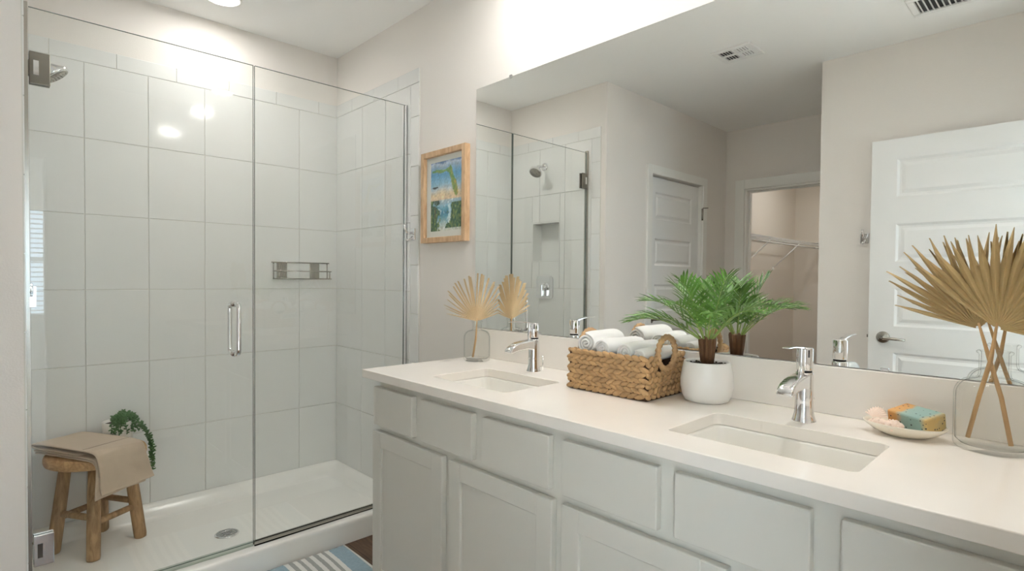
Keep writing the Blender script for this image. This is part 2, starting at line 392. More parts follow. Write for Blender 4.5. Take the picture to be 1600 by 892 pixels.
# unseen bedroom side window, added to let in more fill light
mb = MB(); x0, x1 = 3.62, 5.3
struct(MB().box(XE+0.12, x0, -4.1, -4.0, 0, H).box(x1, BX, -4.1, -4.0, 0, H).box(x0, x1, -4.1, -4.0, 0, 0.5).box(x0, x1, -4.1, -4.0, 2.25, H), 'wall_bedroom_south', 'bed_wall')
mb.box(x0, x0+0.05, -4.07, -4.02, 0.5, 2.25).box(x1-0.05, x1, -4.07, -4.02, 0.5, 2.25).box(x0, x1, -4.07, -4.02, 0.5, 0.55).box(x0, x1, -4.07, -4.02, 2.2, 2.25).box(4.43, 4.49, -4.07, -4.02, 0.5, 2.25)
win2 = struct(mb, 'fill_window', 'trim')
struct(MB().box(x0+0.05, x1-0.05, -4.047, -4.043, 0.55, 2.2), 'pane', 'window_glass', win2)
portal('sky_portal_south', (4.46, -4.12, 1.375), (PI/2, 0, 0), 1.68, 1.75)

# ------------------------------------------------------------------ shower tile
ROWS = [0.119, 0.482, 0.839, 1.195, 1.549, 1.903, 2.253]
def tile_sheet(rects, place, name, wall, hole=None):
    """rects in (u0,u1,w0,w1); place(u,w,d) gives the world point d metres proud of the wall"""
    out = []
    for r in rects:
        if hole and r[0] < hole[1] and r[1] > hole[0] and r[2] < hole[3] and r[3] > hole[2]:
            a, b, c, d = r; h0, h1, h2, h3 = hole
            if a < h0: out.append((a, h0, c, d)); a = h0
            if b > h1: out.append((h1, b, c, d)); b = h1
            if c < h2: out.append((a, b, c, h2))
            if d > h3: out.append((a, b, h3, d))
        else: out.append(r)
    mb = MB(); g = 0.0013
    for (a, b, c, d) in out:
        if b-a < 0.008 or d-c < 0.008: continue
        t = [0.0085 + rnd.uniform(-1, 1)*0.00035 for _ in range(4)]
        base = [mb.v(place(u, w, 0.001)) for u, w in ((a+g, c+g), (b-g, c+g), (b-g, d-g), (a+g, d-g))]
        mid = [mb.v(place(u, w, t[i]-0.0014)) for i, (u, w) in enumerate(((a+g, c+g), (b-g, c+g), (b-g, d-g), (a+g, d-g)))]
        e = g+0.0016
        top = [mb.v(place(u, w, t[i])) for i, (u, w) in enumerate(((a+e, c+e), (b-e, c+e), (b-e, d-e), (a+e, d-e)))]
        for i in range(4):
            j = (i+1) % 4
            mb.face([base[i], base[j], mid[j], mid[i]]); mb.face([mid[i], mid[j], top[j], top[i]])
        mb.face(top)
    o = mb.build(name, 'tile', wall); return o
# back wall
ys = [-L, -1.256, -1.0025, -0.749, -0.4955, -0.242, -0.003]
rects = [(ys[i], ys[i+1], ROWS[k], ROWS[k+1]) for i in range(len(ys)-1) for k in range(6)]
yj = [-L, -1.381, -1.131, -0.879, -0.628, -0.376, -0.124, -0.003]
rects += [(yj[i], yj[i+1], 2.253, 2.327) for i in range(len(yj)-1)]
tile_sheet(rects, lambda u, w, d: (d, u, w), 'wall_tile', wall_w)
MB().box(0, 0.0045, -L, -0.002, 0.119, 2.325).build('grout_bed', 'grout', wall_w)
# mirror-wall side
xs = [0.009, 0.331, 0.585, 0.829]
rects = [(xs[i], xs[i+1], ROWS[k], ROWS[k+1]) for i in range(3) for k in range(6)]
xj = [0.009, 0.205, 0.457, 0.708, 0.905]
rects += [(xj[i], xj[i+1], 2.253, 2.327) for i in range(4)]
zj = [0.0, 0.08, 0.33, 0.58, 0.83, 1.08, 1.332, 1.583, 1.834, 2.085, 2.253]
rects += [(0.829, 0.905, zj[i], zj[i+1]) for i in range(len(zj)-1)]
tile_sheet(rects, lambda u, w, d: (u, -d, w), 'wall_tile', wall_n)
MB().box(0.002, 0.907, -0.0045, 0, 0.119, 2.325).box(0.79, 0.907, -0.0045, 0, 0.0, 0.119).build('grout_bed', 'grout', wall_n)
# shower-head side, cut round the niche
rects = [(xs[i], xs[i+1], ROWS[k], ROWS[k+1]) for i in range(3) for k in range(6)]
rects += [(xj[i], xj[i+1], 2.253, 2.327) for i in range(4)] + [(0.829, 0.905, zj[i], zj[i+1]) for i in range(len(zj)-1)]
tile_sheet(rects, lambda u, w, d: (u, -L+d, w), 'wall_tile', wall_h, hole=(NX0, NX1, NZ0, NZ1))
mb = MB()
for a, b, c, d in ((0.002, NX0, 0.119, 2.325), (NX1, 0.907, 0.119, 2.325), (NX0, NX1, 0.119, NZ0), (NX0, NX1, NZ1, 2.325), (0.79, 0.907, 0, 0.119)):
    mb.box(a, b, -L, -L+0.0045, c, d)
mb.build('grout_bed', 'grout', wall_h)
mb = MB(); t = 0.008
mb.box(NX0, NX1, -L-0.10, -L-0.092, NZ0, NZ1).box(NX0, NX0+t, -L-0.092, -L+0.009, NZ0, NZ1).box(NX1-t, NX1, -L-0.092, -L+0.009, NZ0, NZ1)
mb.box(NX0, NX1, -L-0.092, -L+0.009, NZ0, NZ0+t).box(NX0, NX1, -L-0.092, -L+0.009, NZ1-t, NZ1)
mb.build('niche_lining', 'tile', wall_h, bevel=0.0015)

# ------------------------------------------------------------------ doors, casings, baseboards
def panel_door(x0, x1, z0, z1, panels, front, thick, place, name, mats, parent=None, back=True):
    """moulded door; place(u, d, w): u along the width, d out of the front face, w up"""
    mb = MB()
    us = sorted({x0, x1, *[p[0] for p in panels], *[p[1] for p in panels]}); ws = sorted({z0, z1, *[v for p in panels for v in (p[2], p[3])]})
    def isp(u, w): return any(p[0] <= u <= p[1] and p[2] <= w <= p[3] for p in panels)
    for a, b in zip(us, us[1:]):
        for c, d in zip(ws, ws[1:]):
            if not isp((a+b)/2, (c+d)/2): mb.face([mb.v(place(*q)) for q in ((a, 0, c), (b, 0, c), (b, 0, d), (a, 0, d))])
    for a, b, c, d in panels:
        prof = [(0, 0), (0.012, -0.009), (0.022, -0.010), (0.040, -0.003), (0.046, -0.003)]
        rings = [[mb.v(place(*q)) for q in ((a+i, h, c+i), (b-i, h, c+i), (b-i, h, d-i), (a+i, h, d-i))] for i, h in prof]
        for r, s_ in zip(rings, rings[1:]):
            for i in range(4): mb.face([r[i], r[(i+1) % 4], s_[(i+1) % 4], s_[i]])
        mb.face(rings[-1])
    F = [(x0, 0, z0), (x1, 0, z0), (x1, 0, z1), (x0, 0, z1)]; A = [mb.v(place(*q)) for q in F]; B = [mb.v(place(u, -thick, w)) for u, _, w in F]
    for i in range(4): mb.face([A[i], A[(i+1) % 4], B[(i+1) % 4], B[i]])
    mb.face(B)
    bmesh.ops.remove_doubles(mb.b, verts=mb.b.verts, dist=1e-5)
    return mb
def five(a, b):
    return [(a, b, t-0.212, t) for t in (1.950, 1.590, 1.230, 0.870, 0.510)]
# the open entry door lying back against the rear wall
pl = lambda u, d, w: (u, -2.088+d, w)
door1 = panel_door(2.39, 3.275, 0.012, 2.064, five(2.512, 3.153), None, 0.036, pl, 'door_1', 'door').build('door_1', 'door', None, loc=(3.275, -2.10, 0), fix=True)
door1['kind'] = 'structure'
mb = MB(); mb.lathe([(0, 0), (0.033, 0), (0.033, 0.008), (0.028, 0.014), (0.012, 0.016), (0.011, 0.052), (0, 0.052)], (2.463, -2.088, 0.953), 28, (0, 1, 0))
mb.tube([(2.463, -2.042, 0.953), (2.48, -2.040, 0.953), (2.52, -2.040, 0.950), (2.575, -2.042, 0.947)], [0.011, 0.010, 0.0085, 0.007], 12)
struct(mb, 'lever_handle', 'nickel', door1)
struct(MB().box(2.3885, 2.3905, -2.118, -2.094, 0.92, 0.985).box(2.380, 2.389, -2.112, -2.100, 0.946, 0.962), 'latch_plate', 'nickel', door1)
# closed door in the passage wall
pl = lambda u, d, w: (XW-0.03+d, u, w)
door2 = panel_door(DY0+0.004, DY1-0.004, 0.012, DZ-0.012, five(-2.755, -2.19), None, 0.036, pl, 'door_2', 'door').build('door_2', 'door', None, loc=(XW-0.03, DY0, 0))
door2['kind'] = 'structure'
mb = MB(); mb.lathe([(0, 0), (0.032, 0), (0.032, 0.008), (0.012, 0.016), (0.011, 0.05), (0, 0.05)], (XW-0.03, -2.145, 0.962), 24, (1, 0, 0))
mb.tube([(XW+0.016, -2.145, 0.962), (XW+0.018, -2.19, 0.960), (XW+0.016, -2.25, 0.956)], [0.010, 0.009, 0.007], 10)
struct(mb, 'lever_handle', 'nickel', door2)
mb = MB()
for z in (0.25, 1.05, 1.83): mb.tube([(XW+0.008, DY0+0.002, z-0.05), (XW+0.008, DY0+0.002, z+0.05)], 0.0085, 10)
mb.tube([(XW+0.008, DY0, 1.885), (XW+0.05, DY0-0.02, 1.885)], 0.004, 8)
struct(mb, 'hinges', 'nickel', door2)
def casing(name, segs, kind='y', **kw):
    mb = MB()
    for s_ in segs: mb.box(*s_)
    return struct(mb, name, 'trim', bevel=0.004)
casing('trim_1', [(XW, XW+0.016, DY1, DY1+0.062, 0, DZ+0.066), (XW, XW+0.016, DY0-0.066, DY0, 0, DZ+0.066), (XW, XW+0.016, DY0, DY1, DZ, DZ+0.066),
                  (XW-0.12, XW, DY1-0.003, DY1+0.001, 0, DZ), (XW-0.12, XW, DY0-0.001, DY0+0.003, 0, DZ), (XW-0.12, XW-0.067, DY0, DY1, DZ-0.018, DZ)])
casing('trim_2', [(CX0-0.083, CX0, YC, YC+0.016, 0, CZ+0.083), (CX1, CX1+0.083, YC, YC+0.016, 0, CZ+0.083), (CX0, CX1, YC, YC+0.016, CZ, CZ+0.083),
                  (CX0-0.003, CX0+0.015, YC-0.12, YC, 0, CZ), (CX1-0.015, CX1+0.003, YC-0.12, YC, 0, CZ), (CX0, CX1, YC-0.12, YC, CZ-0.015, CZ+0.003),
                  (CX0+0.015, CX0+0.027, YC-0.085, YC-0.045, 0, CZ-0.015), (CX0+0.015, CX1-0.015, YC-0.085, YC-0.045, CZ-0.027, CZ-0.015)])
casing('trim_3', [(XE-0.016, XE, OY1, OY1+0.065, 0, OZ+0.065), (XE-0.016, XE, YR+0.002, OY0, 0, OZ+0.065), (XE-0.016, XE, OY0, OY1, OZ, OZ+0.065),
                  (XE, XE+0.12, OY1-0.012, OY1, 0, OZ), (XE, XE+0.12, OY0, OY0+0.012, 0, OZ), (XE, XE+0.12, OY0, OY1, OZ-0.012, OZ)])
def baseboard(name, *segs):
    mb = MB()
    for s_ in segs: mb.box(*s_)
    struct(mb, name, 'trim', bevel=0.004)
baseboard('baseboard_passage', (XW, XW+0.013, DY1+0.062, -L-0.001, 0, 0.1), (XW, XW+0.013, YC+0.001, DY0-0.066, 0, 0.1))
baseboard('baseboard_rear', (XR, XE-0.02, YR, YR+0.013, 0, 0.1))
baseboard('baseboard_north', (0.908, 1.445, -0.013, 0, 0, 0.1))

# ------------------------------------------------------------------ recessed lights and ceiling vents
def downlight(x, y, label, lens='lens'):
    t = thing('recessed_downlight', (x, y, H), label, 'ceiling light', 'recessed ceiling downlights')
    MB().lathe([(0.0715, 0.0), (0.0715, -0.003), (0.084, -0.004), (0.087, 0.0)], (x, y, H-0.0005), 40, closed=True).build('trim_ring', 'trim', t)
    MB().lathe([(0.0715, -0.001), (0.0715, 0.049), (0.0675, 0.049), (0.0695, -0.001)], (x, y, H), 40, closed=True).build('baffle', 'trim', t)
    MB().lathe([(0, 0.001), (0.060, 0.0015), (0.0675, 0.004), (0.0675, 0.008), (0, 0.008)], (x, y, H), 40).build('lens', lens, t)
    return t
d0 = downlight(0.30, -0.745, 'round recessed downlight glowing in the ceiling over the shower', 'lens_dim')
d1 = downlight(1.84, -0.285, 'round recessed downlight over the sink with the small bottle')
dup(d1, (2.80, -0.305, H), 'round recessed downlight over the sink beside the soap dish')
dup(d1, (1.55, -4.4, H), 'round recessed downlight in the closet ceiling')
def vent(x0, x1, y0, y1, label, two=True):
    t = thing('ceiling_vent', ((x0+x1)/2, (y0+y1)/2, H), label, 'vent', 'ceiling air vents')
    z0, z1 = H-0.012, H-0.0005; mb = MB()
    w = 0.03
    mb.box(x0, x1, y0, y0+w, z0, z1).box(x0, x1, y1-w, y1, z0, z1).box(x0, x0+w, y0+w, y1-w, z0, z1).box(x1-w, x1, y0+w, y1-w, z0, z1)
    xm, ym = (x0+x1)/2, (y0+y1)/2
    if two: mb.box(xm-0.008, xm+0.008, y0+w, y1-w, z0, z1); mb.box(x0+w, x1-w, ym-0.006, ym+0.006, z0, z1)
    mb.build('frame', 'vent', t, bevel=0.003)
    MB().box(x0+w, x1-w, y0+w, y1-w, H-0.003, H-0.0005).build('duct_shade_plate', 'dark', t)  # solid black plate, stands in for the shade inside the duct
    mb = MB(); n = 11
    for i in range(n):
        xx = x0+w+(x1-x0-2*w)*(i+0.5)/n
        mb.box(-0.0045, 0.0045, y0+w, y1-w, -0.0012, 0.0012, Matrix.Translation((xx, 0, z0+0.005)) @ Matrix.Rotation(math.radians(40 if xx < xm or not two else -40), 4, 'Y'))
    mb.build('louvers', 'vent', t)
vent(1.67, 1.905, -1.765, -1.555, 'square white ceiling vent with two louvred halves, seen in the mirror')
vent(2.62, 2.92, -1.85, -1.62, 'white slotted ceiling vent cut by the top of the mirror view', False)

# ------------------------------------------------------------------ shower pan
CV = 0.845
pan = thing('shower_pan', (0.42, -L/2, 0), 'white acrylic shower pan with raised curb under the glass', 'shower pan')
mb = MB()
def pan_fn(i, j):
    pass
nx, ny = 44, 60
def pan_z(x, y):
    dx0, dy0, dy1 = x-0.0, y+L, -y
    z = 0.052 + 0.004*min(1, math.hypot(x-0.47, y+0.78)/0.6)
    def rise(d, ledge, run, top):
        if d <= ledge: return top
        if d >= ledge+run: return 0
        s_ = (d-ledge)/run; return top*(1-s_*s_*(3-2*s_))
    up = max(rise(dx0, 0.018, 0.055, 0.064), rise(dy0, 0.018, 0.055, 0.064), rise(dy1, 0.018, 0.055, 0.064), rise(CV-x, 0.105, 0.05, 0.052))
    return z + up
xsn = [0.001+ (CV-0.012)*(i/nx) for i in range(nx+1)]; ysn = [-L+0.001+(L-0.002)*(j/ny) for j in range(ny+1)]
V = [[mb.v((x, y, pan_z(x, y))) for y in ysn] for x in xsn]
for i in range(nx):
    for j in range(ny): mb.face([V[i][j], V[i+1][j], V[i+1][j+1], V[i][j+1]], None, True)
xe = xsn[-1]
edge = [(xe+0.005, -0.0008), (xe+0.009, -0.004), (xe+0.0115, -0.010), (xe+0.0125, -0.02)]
prev = V[-1]
zt_ = pan_z(xe, -0.7)
for ex, dz in edge:
    row = [mb.v((ex, y, zt_+dz)) for y in ysn]
    for j in range(ny): mb.face([prev[j], row[j], row[j+1], prev[j+1]], None, True)
    prev = row
row = [mb.v((CV+0.002, y, 0.0)) for y in ysn]
for j in range(ny): mb.face([prev[j], row[j], row[j+1], prev[j+1]], None, False)
mb.build('basin', 'acrylic', pan, fix=True)
dr = MB().lathe([(0.026, 0.0), (0.026, 0.004), (0.046, 0.004), (0.052, 0.001), (0.052, 0.0)], (0.475, -0.782, 0.0535), 40, closed=True)
for i in range(-4, 5):
    h = math.sqrt(max(0, 0.046**2-(i*0.0095)**2)); dr.box(0.475+i*0.0095-0.0021, 0.475+i*0.0095+0.0021, -0.782-h, -0.782+h, 0.0545, 0.0575)
drain = dr.build('drain', 'chrome', pan)
MB().lathe([(0, 0), (0.047, 0), (0.047, 0.0006), (0, 0.0006)], (0.475, -0.782, 0.0538), 32).build('drain_shade_disc', 'dark', drain)  # solid black disc, paints the shade below the grille bars

# ------------------------------------------------------------------ shower glass
TH = 0.005
def pane(mb, y0, y1, z0, z1): mb.box(GX-TH, GX+TH, y0, y1, z0, z1, faces_mi=(0, 0, 1, 1, 1, 1)); return mb
panel = thing('shower_glass_panel', (GX, YJ/2, 0.1), 'fixed clear glass shower panel beside the mirror wall, no handle', 'glass panel')
pane(MB(), YJ+0.004, -0.012, 0.113, GT).build('glass_pane', ['pane', 'pane_edge'], panel)
mb = MB(); mb.box(GX-0.011, GX-0.0055, YJ, -0.012, 0.1045, 0.124).box(GX+0.0055, GX+0.011, YJ, -0.012, 0.1045, 0.124).box(GX-0.011, GX+0.011, YJ, -0.012, 0.1045, 0.1125)
mb.build('bottom_channel', 'nickel', panel)
mb = MB(); mb.box(GX-0.011, GX-0.0055, -0.022, -0.0095, 0.1125, GT).box(GX+0.0055, GX+0.011, -0.022, -0.0095, 0.1125, GT).box(GX-0.011, GX+0.011, -0.0118, -0.0092, 0.1125, GT)
mb.build('wall_channel', 'chrome', panel)
sdoor = thing('shower_glass_door', (GX, -1.12, 0.1), 'frameless clear glass shower door with chrome hinges and pull handle', 'shower door')
pane(MB(), -1.487, YJ-0.002, 0.122, GT).build('glass_pane', ['pane', 'pane_edge'], sdoor)
MB().box(GX-0.007, GX+0.007, -1.486, YJ-0.004, 0.108, 0.126).build('bottom_sweep', 'sweep', sdoor)
for z in (1.956, 0.326):
    mb = MB(); h = 0.053
    mb.chamfer_box(GX+0.0055, GX+0.016, -1.4865, -1.432, z-h, z+h, 0.002); mb.chamfer_box(GX-0.016, GX-0.0055, -1.4865, -1.432, z-h, z+h, 0.002)
    mb.chamfer_box(GX-0.014, GX+0.014, -1.4885, -1.476, z-h*0.5, z+h*0.5, 0.002)
    hg = mb.build('hinge', 'hinge_nickel' if z > 1 else 'chrome', sdoor)
    mb = MB(); mb.box(GX+0.0155, GX+0.0185, -1.476, -1.462, z-0.024, z+0.024); mb.build('hinge_knuckle', 'chrome' if z > 1 else 'dark_metal', hg)
mb = MB()
for sx in (1, -1):
    pts = []
    zc, hh, off, rr = 1.046, 0.104, 0.052, 0.022
    for k in range(5):
        a = PI/2*k/4; pts.append((GX+sx*(0.0055+off-rr+rr*math.sin(a)), -0.846, zc+hh-rr+rr*math.cos(a)))
    pts = [(GX+sx*0.0055, -0.846, zc+hh)] + pts
    low = [(x, y, 2*zc-z) for x, y, z in reversed(pts)]
    mb.tube(pts+low, 0.0095, 14)
    for s_ in (1, -1): mb.lathe([(0.0, 0), (0.0135, 0), (0.0135, 0.004), (0, 0.004)], (GX+sx*0.0052, -0.846, zc+s_*hh), 18, (sx, 0, 0))
mb.build('pull_handle', 'chrome', sdoor)
jam = tag(MB().box(GX-0.012, GX+0.012, -L+0.0095, -1.4892, 0.108, GT+0.012).build('shower_jamb_strip', 'nickel', None, loc=(GX, -1.48, 0.108)), 'slim vertical metal jamb strip on the tiled edge behind the shower door hinges', 'jamb strip')

# ------------------------------------------------------------------ shower fittings
sh = thing('overhead_shower', (0.382, -L, 2.116), 'round chrome shower head on a short arm above the tiled niche', 'shower head')
MB().lathe([(0, 0), (0.030, 0), (0.030, 0.006), (0.018, 0.014), (0.011, 0.016), (0, 0.016)], (0.382, -L+0.009, 2.116), 28, (0, 1, 0)).build('flange', 'chrome', sh)
MB().tube([(0.382, -L+0.01, 2.116), (0.383, -L+0.05, 2.117), (0.386, -L+0.075, 2.111), (0.390, -L+0.095, 2.096)], 0.0095, 12).build('arm', 'chrome', sh)
ax = Vector((0.10, 0.62, -0.78)).normalized(); hc = Vector((0.391, -L+0.092, 2.10))
hd = MB().lathe([(0, -0.012), (0.014, -0.010), (0.016, 0.006), (0.022, 0.016), (0.046, 0.040), (0.051, 0.046), (0.051, 0.058), (0.046, 0.060), (0, 0.060)], hc, 36, ax).build('head', 'chrome', sh)
mb = MB(); R3 = Vector((0, 0, 1)).rotation_difference(ax).to_matrix()
mb.lathe([(0, 0.0602), (0.044, 0.0602), (0.044, 0.0615), (0, 0.0615)], hc, 30, ax)
for rr, n in ((0.012, 6), (0.024, 12), (0.036, 18)):
    for i in range(n): mb.blob(hc + R3 @ Vector((rr*math.cos(2*PI*i/n), rr*math.sin(2*PI*i/n), 0.062)), (0.0022, 0.0022, 0.002), 6, 4)
mb.build('spray_face', 'nickel', hd)
vl = thing('shower_valve', (0.396, -L, 1.2), 'square chrome shower valve plate with lever below the tiled niche, seen in the mirror', 'shower valve')
def rrect(x0, x1, z0, z1, r, n=6):
    o = []
    for cx, cz, a0 in ((x1-r, z1-r, 0), (x0+r, z1-r, 90), (x0+r, z0+r, 180), (x1-r, z0+r, 270)):
        for k in range(n+1): a = math.radians(a0+90*k/n); o.append((cx+r*math.cos(a), cz+r*math.sin(a)))
    return o
MB().prism(rrect(0.311, 0.483, 1.114, 1.288, 0.028), 'y', -L+0.009, -L+0.018).build('plate', 'chrome', vl, bevel=0.003)
mb = MB().lathe([(0, 0), (0.030, 0), (0.030, 0.03), (0.026, 0.034), (0, 0.034)], (0.397, -L+0.018, 1.205), 28, (0, 1, 0))
mb.chamfer_box(0.384, 0.41, -L+0.034, -L+0.062, 1.135, 1.222, 0.004); mb.build('lever', 'chrome', vl)
cad = thing('shower_caddy', (0.02, -0.23, 1.3), 'slim metal wire shower caddy with two ribbed plates on the back tile', 'caddy')
mb = MB(); cy0, cy1 = -0.405, -0.058; xo = 0.085
zt, zm, zb = 1.349, 1.298, 1.254
mb.tube([(0.012, cy0, zt), (0.012, cy1, zt)], 0.0035, 8)
mb.tube([(0.012, cy0+0.02, zb), (0.012, cy1-0.02, zb)], 0.003, 8)
loop = [(0.012, cy0+0.01, zm), (xo-0.02, cy0+0.01, zm), (xo, cy0+0.03, zm), (xo, cy1-0.03, zm), (xo-0.02, cy1-0.01, zm), (0.012, cy1-0.01, zm)]
mb.tube(loop, 0.0033, 8)
mb.tube([(p[0], p[1], zb) for p in loop], 0.0033, 8)
for yy in (cy0+0.012, cy1-0.012): mb.tube([(0.012, yy, zt), (0.012, yy, zb)], 0.003, 8); mb.tube([(xo-0.012, yy+(0.012 if yy < -0.2 else -0.012), zm), (xo-0.012, yy+(0.012 if yy < -0.2 else -0.012), zb)], 0.003, 8)
for k in range(9): yy = cy0+0.05+k*(cy1-cy0-0.10)/8; mb.tube([(0.012, yy, zb), (xo, yy, zb)], 0.0018, 6)
mb.build('wire_frame', 'nickel', cad)
for yy in (-0.345, -0.15):
    mb = MB()
    for k in range(7): mb.chamfer_box(0.0095, 0.0155, yy-0.03+k*0.0086, yy-0.03+k*0.0086+0.0072, zb, zt-0.004, 0.0012)
    mb.build('adhesive_plate', 'nickel', cad)

# ------------------------------------------------------------------ stool with towel and trailing plant
SC = Vector((0.205, -1.237)); ZS = 0.487; ZF = 0.0545
st = thing('wooden_stool', (SC.x, SC.y, ZF), 'round teak stool standing in the shower under a folded towel', 'stool')
def seat_r(a): return 0.188*(1+0.025*math.sin(2*a+0.6)+0.018*math.sin(3*a))
mb = MB(); n = 56; prof = [(0.0, ZS-0.046), (0.92, ZS-0.046), (0.975, ZS-0.040), (1.0, ZS-0.028), (1.0, ZS-0.012), (0.98, ZS-0.003), (0.95, ZS), (0.0, ZS)]
rings = []
for k, z in prof:
    rings.append([mb.v((SC.x, SC.y, z))] if k == 0 else [mb.v((SC.x+k*seat_r(2*PI*i/n)*math.cos(2*PI*i/n), SC.y+k*seat_r(2*PI*i/n)*math.sin(2*PI*i/n), z)) for i in range(n)])
for a, b in zip(rings, rings[1:]):
    for i in range(n):
        j = (i+1) % n
        if len(a) == 1: mb.face([a[0], b[j], b[i]], None, False)
        elif len(b) == 1: mb.face([a[i], a[j], b[0]], None, False)
        else: mb.face([a[i], a[j], b[j], b[i]], None, True)
mb.build('seat', 'teak_end', st)
feet = []; ang0 = -13
for k in range(4):
    a = math.radians(ang0+90*k); d = Vector((math.cos(a), math.sin(a)))
    foot = SC + d*0.158; top = SC + d*0.112
    feet.append((foot, top))
    pts = [Vector((foot.x, foot.y, ZF)).lerp(Vector((top.x, top.y, ZS-0.046)), t_) for t_ in (0, 0.03, 0.3, 0.6, 1)]
    MB().tube(pts, [0.0235, 0.0255, 0.0255, 0.0245, 0.0225], 16).build('leg', 'teak', st)
for k in range(4):
    (f0, t0), (f1, t1) = feet[k], feet[(k+1) % 4]; z = 0.205+0.022*(k % 2); t_ = (z-ZF)/(ZS-0.046-ZF)
    a = Vector((*f0.lerp(t0, t_), z)); b = Vector((*f1.lerp(t1, t_), z)); d = (b-a).normalized()*0.018
    MB().tube([a+d, b-d], 0.0135, 12).build('stretcher', 'teak', st)
# folded linen towel
A2 = Vector((math.cos(math.radians(28)), math.sin(math.radians(28)))); B2 = Vector((-A2.y, A2.x))
def towel_profile(inset, z, drop, back):
    """points (a, z) from the back fold over the seat edge down the drape; a measured from the seat centre"""
    e = 0.196+inset
    P = [(back, z), (back+0.08, z+0.002), (0.0, z+0.001), (e-0.06, z+0.001), (e-0.025, z-0.003), (e-0.006, z-0.013), (e+0.005, z-0.03), (e+0.012, z-0.06)]
    zz = z-0.06; k = 0
    while zz > drop: zz -= 0.025; k += 1; P.append((e+0.014+0.004*k, max(zz, drop)))
    return P
tw = thing('folded_towel', (SC.x, SC.y, ZS), 'beige linen towel folded on the stool and draped over its edge', 'towel')
def towel_layer(P, half, skew, name, thick=0.008, seed=0, closed_back=False):
    mb = MB(); m = len(P)-1
    def fn(u, v):
        f = u*m; i = min(int(f), m-1); t_ = f-i
        a = P[i][0]*(1-t_)+P[i+1][0]*t_; z = P[i][1]*(1-t_)+P[i+1][1]*t_
        b = (v-0.5)*2*half - 0.047
        hang = max(0, ZS-0.01-z)
        b2 = b + (v-0.5)*2*0.10*hang + skew*hang
        a2 = a + 0.010*noise.noise(Vector((b*14+seed, z*9, 3)))*min(1, hang/0.05) + hang*0.10*math.sin(b*26+seed)*0.35
        z2 = z + 0.002*noise.noise(Vector((a*22+seed, b*22, 1))) - 0.05*hang*(v-0.5)*-1.6
        p = SC + A2*a2 + B2*b2
        return (p.x, p.y, z2)
    mb.grid(fn, 46, 22)
    return mb.build(name, 'linen', tw, solid=thick, sub=1, solid_off=0)
zt1 = ZS+0.006
towel_layer(towel_profile(0.000, zt1, 0.352, -0.178), 0.098, -0.12, 'lower_fold', seed=5)
towel_layer(towel_profile(0.004, zt1+0.011, 0.44, -0.182), 0.100, -0.05, 'middle_fold', seed=11)
towel_layer([( 0.12, zt1+0.022), (0.0, zt1+0.022), (-0.1, zt1+0.023), (-0.168, zt1+0.023), (-0.184, zt1+0.027), (-0.189, zt1+0.032), (-0.184, zt1+0.037)] + towel_profile(0.014, zt1+0.040, 0.366, -0.165), 0.104, 0.10, 'top_fold', seed=2)
mb = MB()
for i in range(26):
    b = -0.047 + 0.098*(2*(i+0.5)/26-1)
    for da in (0.0, 0.007):
        p = SC + A2*(0.118+da) + B2*b; mb.box(-0.0022, 0.0022, -0.0009, 0.0009, 0, 0.0005, Matrix.Translation((p.x, p.y, zt1+0.0448)) @ Matrix.Rotation(math.radians(28), 4, 'Z'))
mb.build('hem_stitching', 'shade_stitch_brown', tw)
# little pot with a trailing succulent
pc = Vector((0.108, -1.148)); zp = ZS
sp = thing('trailing_succulent', (pc.x, pc.y, zp), 'small white pot of trailing green succulent on the stool behind the towel', 'plant')
MB().lathe([(0, 0), (0.054, 0), (0.058, 0.004), (0.062, 0.090), (0.061, 0.094), (0.057, 0.093), (0.055, 0.078), (0, 0.077)], (pc.x, pc.y, zp), 36).build('pot', 'pot', sp)
MB().lathe([(0, 0.0775), (0.0555, 0.0785), (0.0555, 0.081), (0.0, 0.086)], (pc.x, pc.y, zp), 24).build('soil', 'soil', sp)
strands = []
c3 = Vector((pc.x, pc.y, zp+0.088))
def strand(pts, per=0.0052, size=0.0085):
    mb = MB(); P = []
    pts = [Vector(p) for p in pts]
    for i in range(len(pts)-1):
        p0, p1, p2, p3 = pts[max(i-1, 0)], pts[i], pts[i+1], pts[min(i+2, len(pts)-1)]
        for k in range(8):
            t_ = k/8; P.append(0.5*((2*p1)+(p2-p0)*t_+(2*p0-5*p1+4*p2-p3)*t_*t_+(3*p1-p0-3*p2+p3)*t_**3))
    P.append(pts[-1])
    mb.tube(P, 0.0012, 5)
    d = 0
    for a, b in zip(P, P[1:]):
        d += (b-a).length
        while d > per:
            d -= per; ax_ = Vector((rnd.uniform(-1, 1), rnd.uniform(-1, 1), rnd.uniform(-0.3, 1))).normalized()
            R_ = Vector((0, 0, 1)).rotation_difference(ax_).to_matrix(); s_ = size*rnd.uniform(0.75, 1.2)
            mb.blob(b+ax_*s_*0.9, (s_*0.42, s_*0.42, s_), 6, 5, R_)
    mb.build('trailing_stem', 'pearl', sp)
def over(ang, up, out, drop, side=0.0):
    d = Vector((math.cos(math.radians(ang)), math.sin(math.radians(ang)), 0)); t_ = Vector((-d.y, d.x, 0))
    return [c3, c3+d*0.02+Vector((0, 0, up)), c3+d*0.055+Vector((0, 0, up*0.8))+t_*side*0.4, c3+d*(0.066+out*0.4)+Vector((0, 0, -drop*0.4))+t_*side*0.8, c3+d*(0.066+out)+Vector((0, 0, -drop))+t_*side]
for i in range(22):
    a = rnd.uniform(-60, 150); strand(over(a, rnd.uniform(0.015, 0.045), rnd.uniform(-0.01, 0.012), rnd.uniform(-0.03, 0.0), rnd.uniform(-0.02, 0.02)))
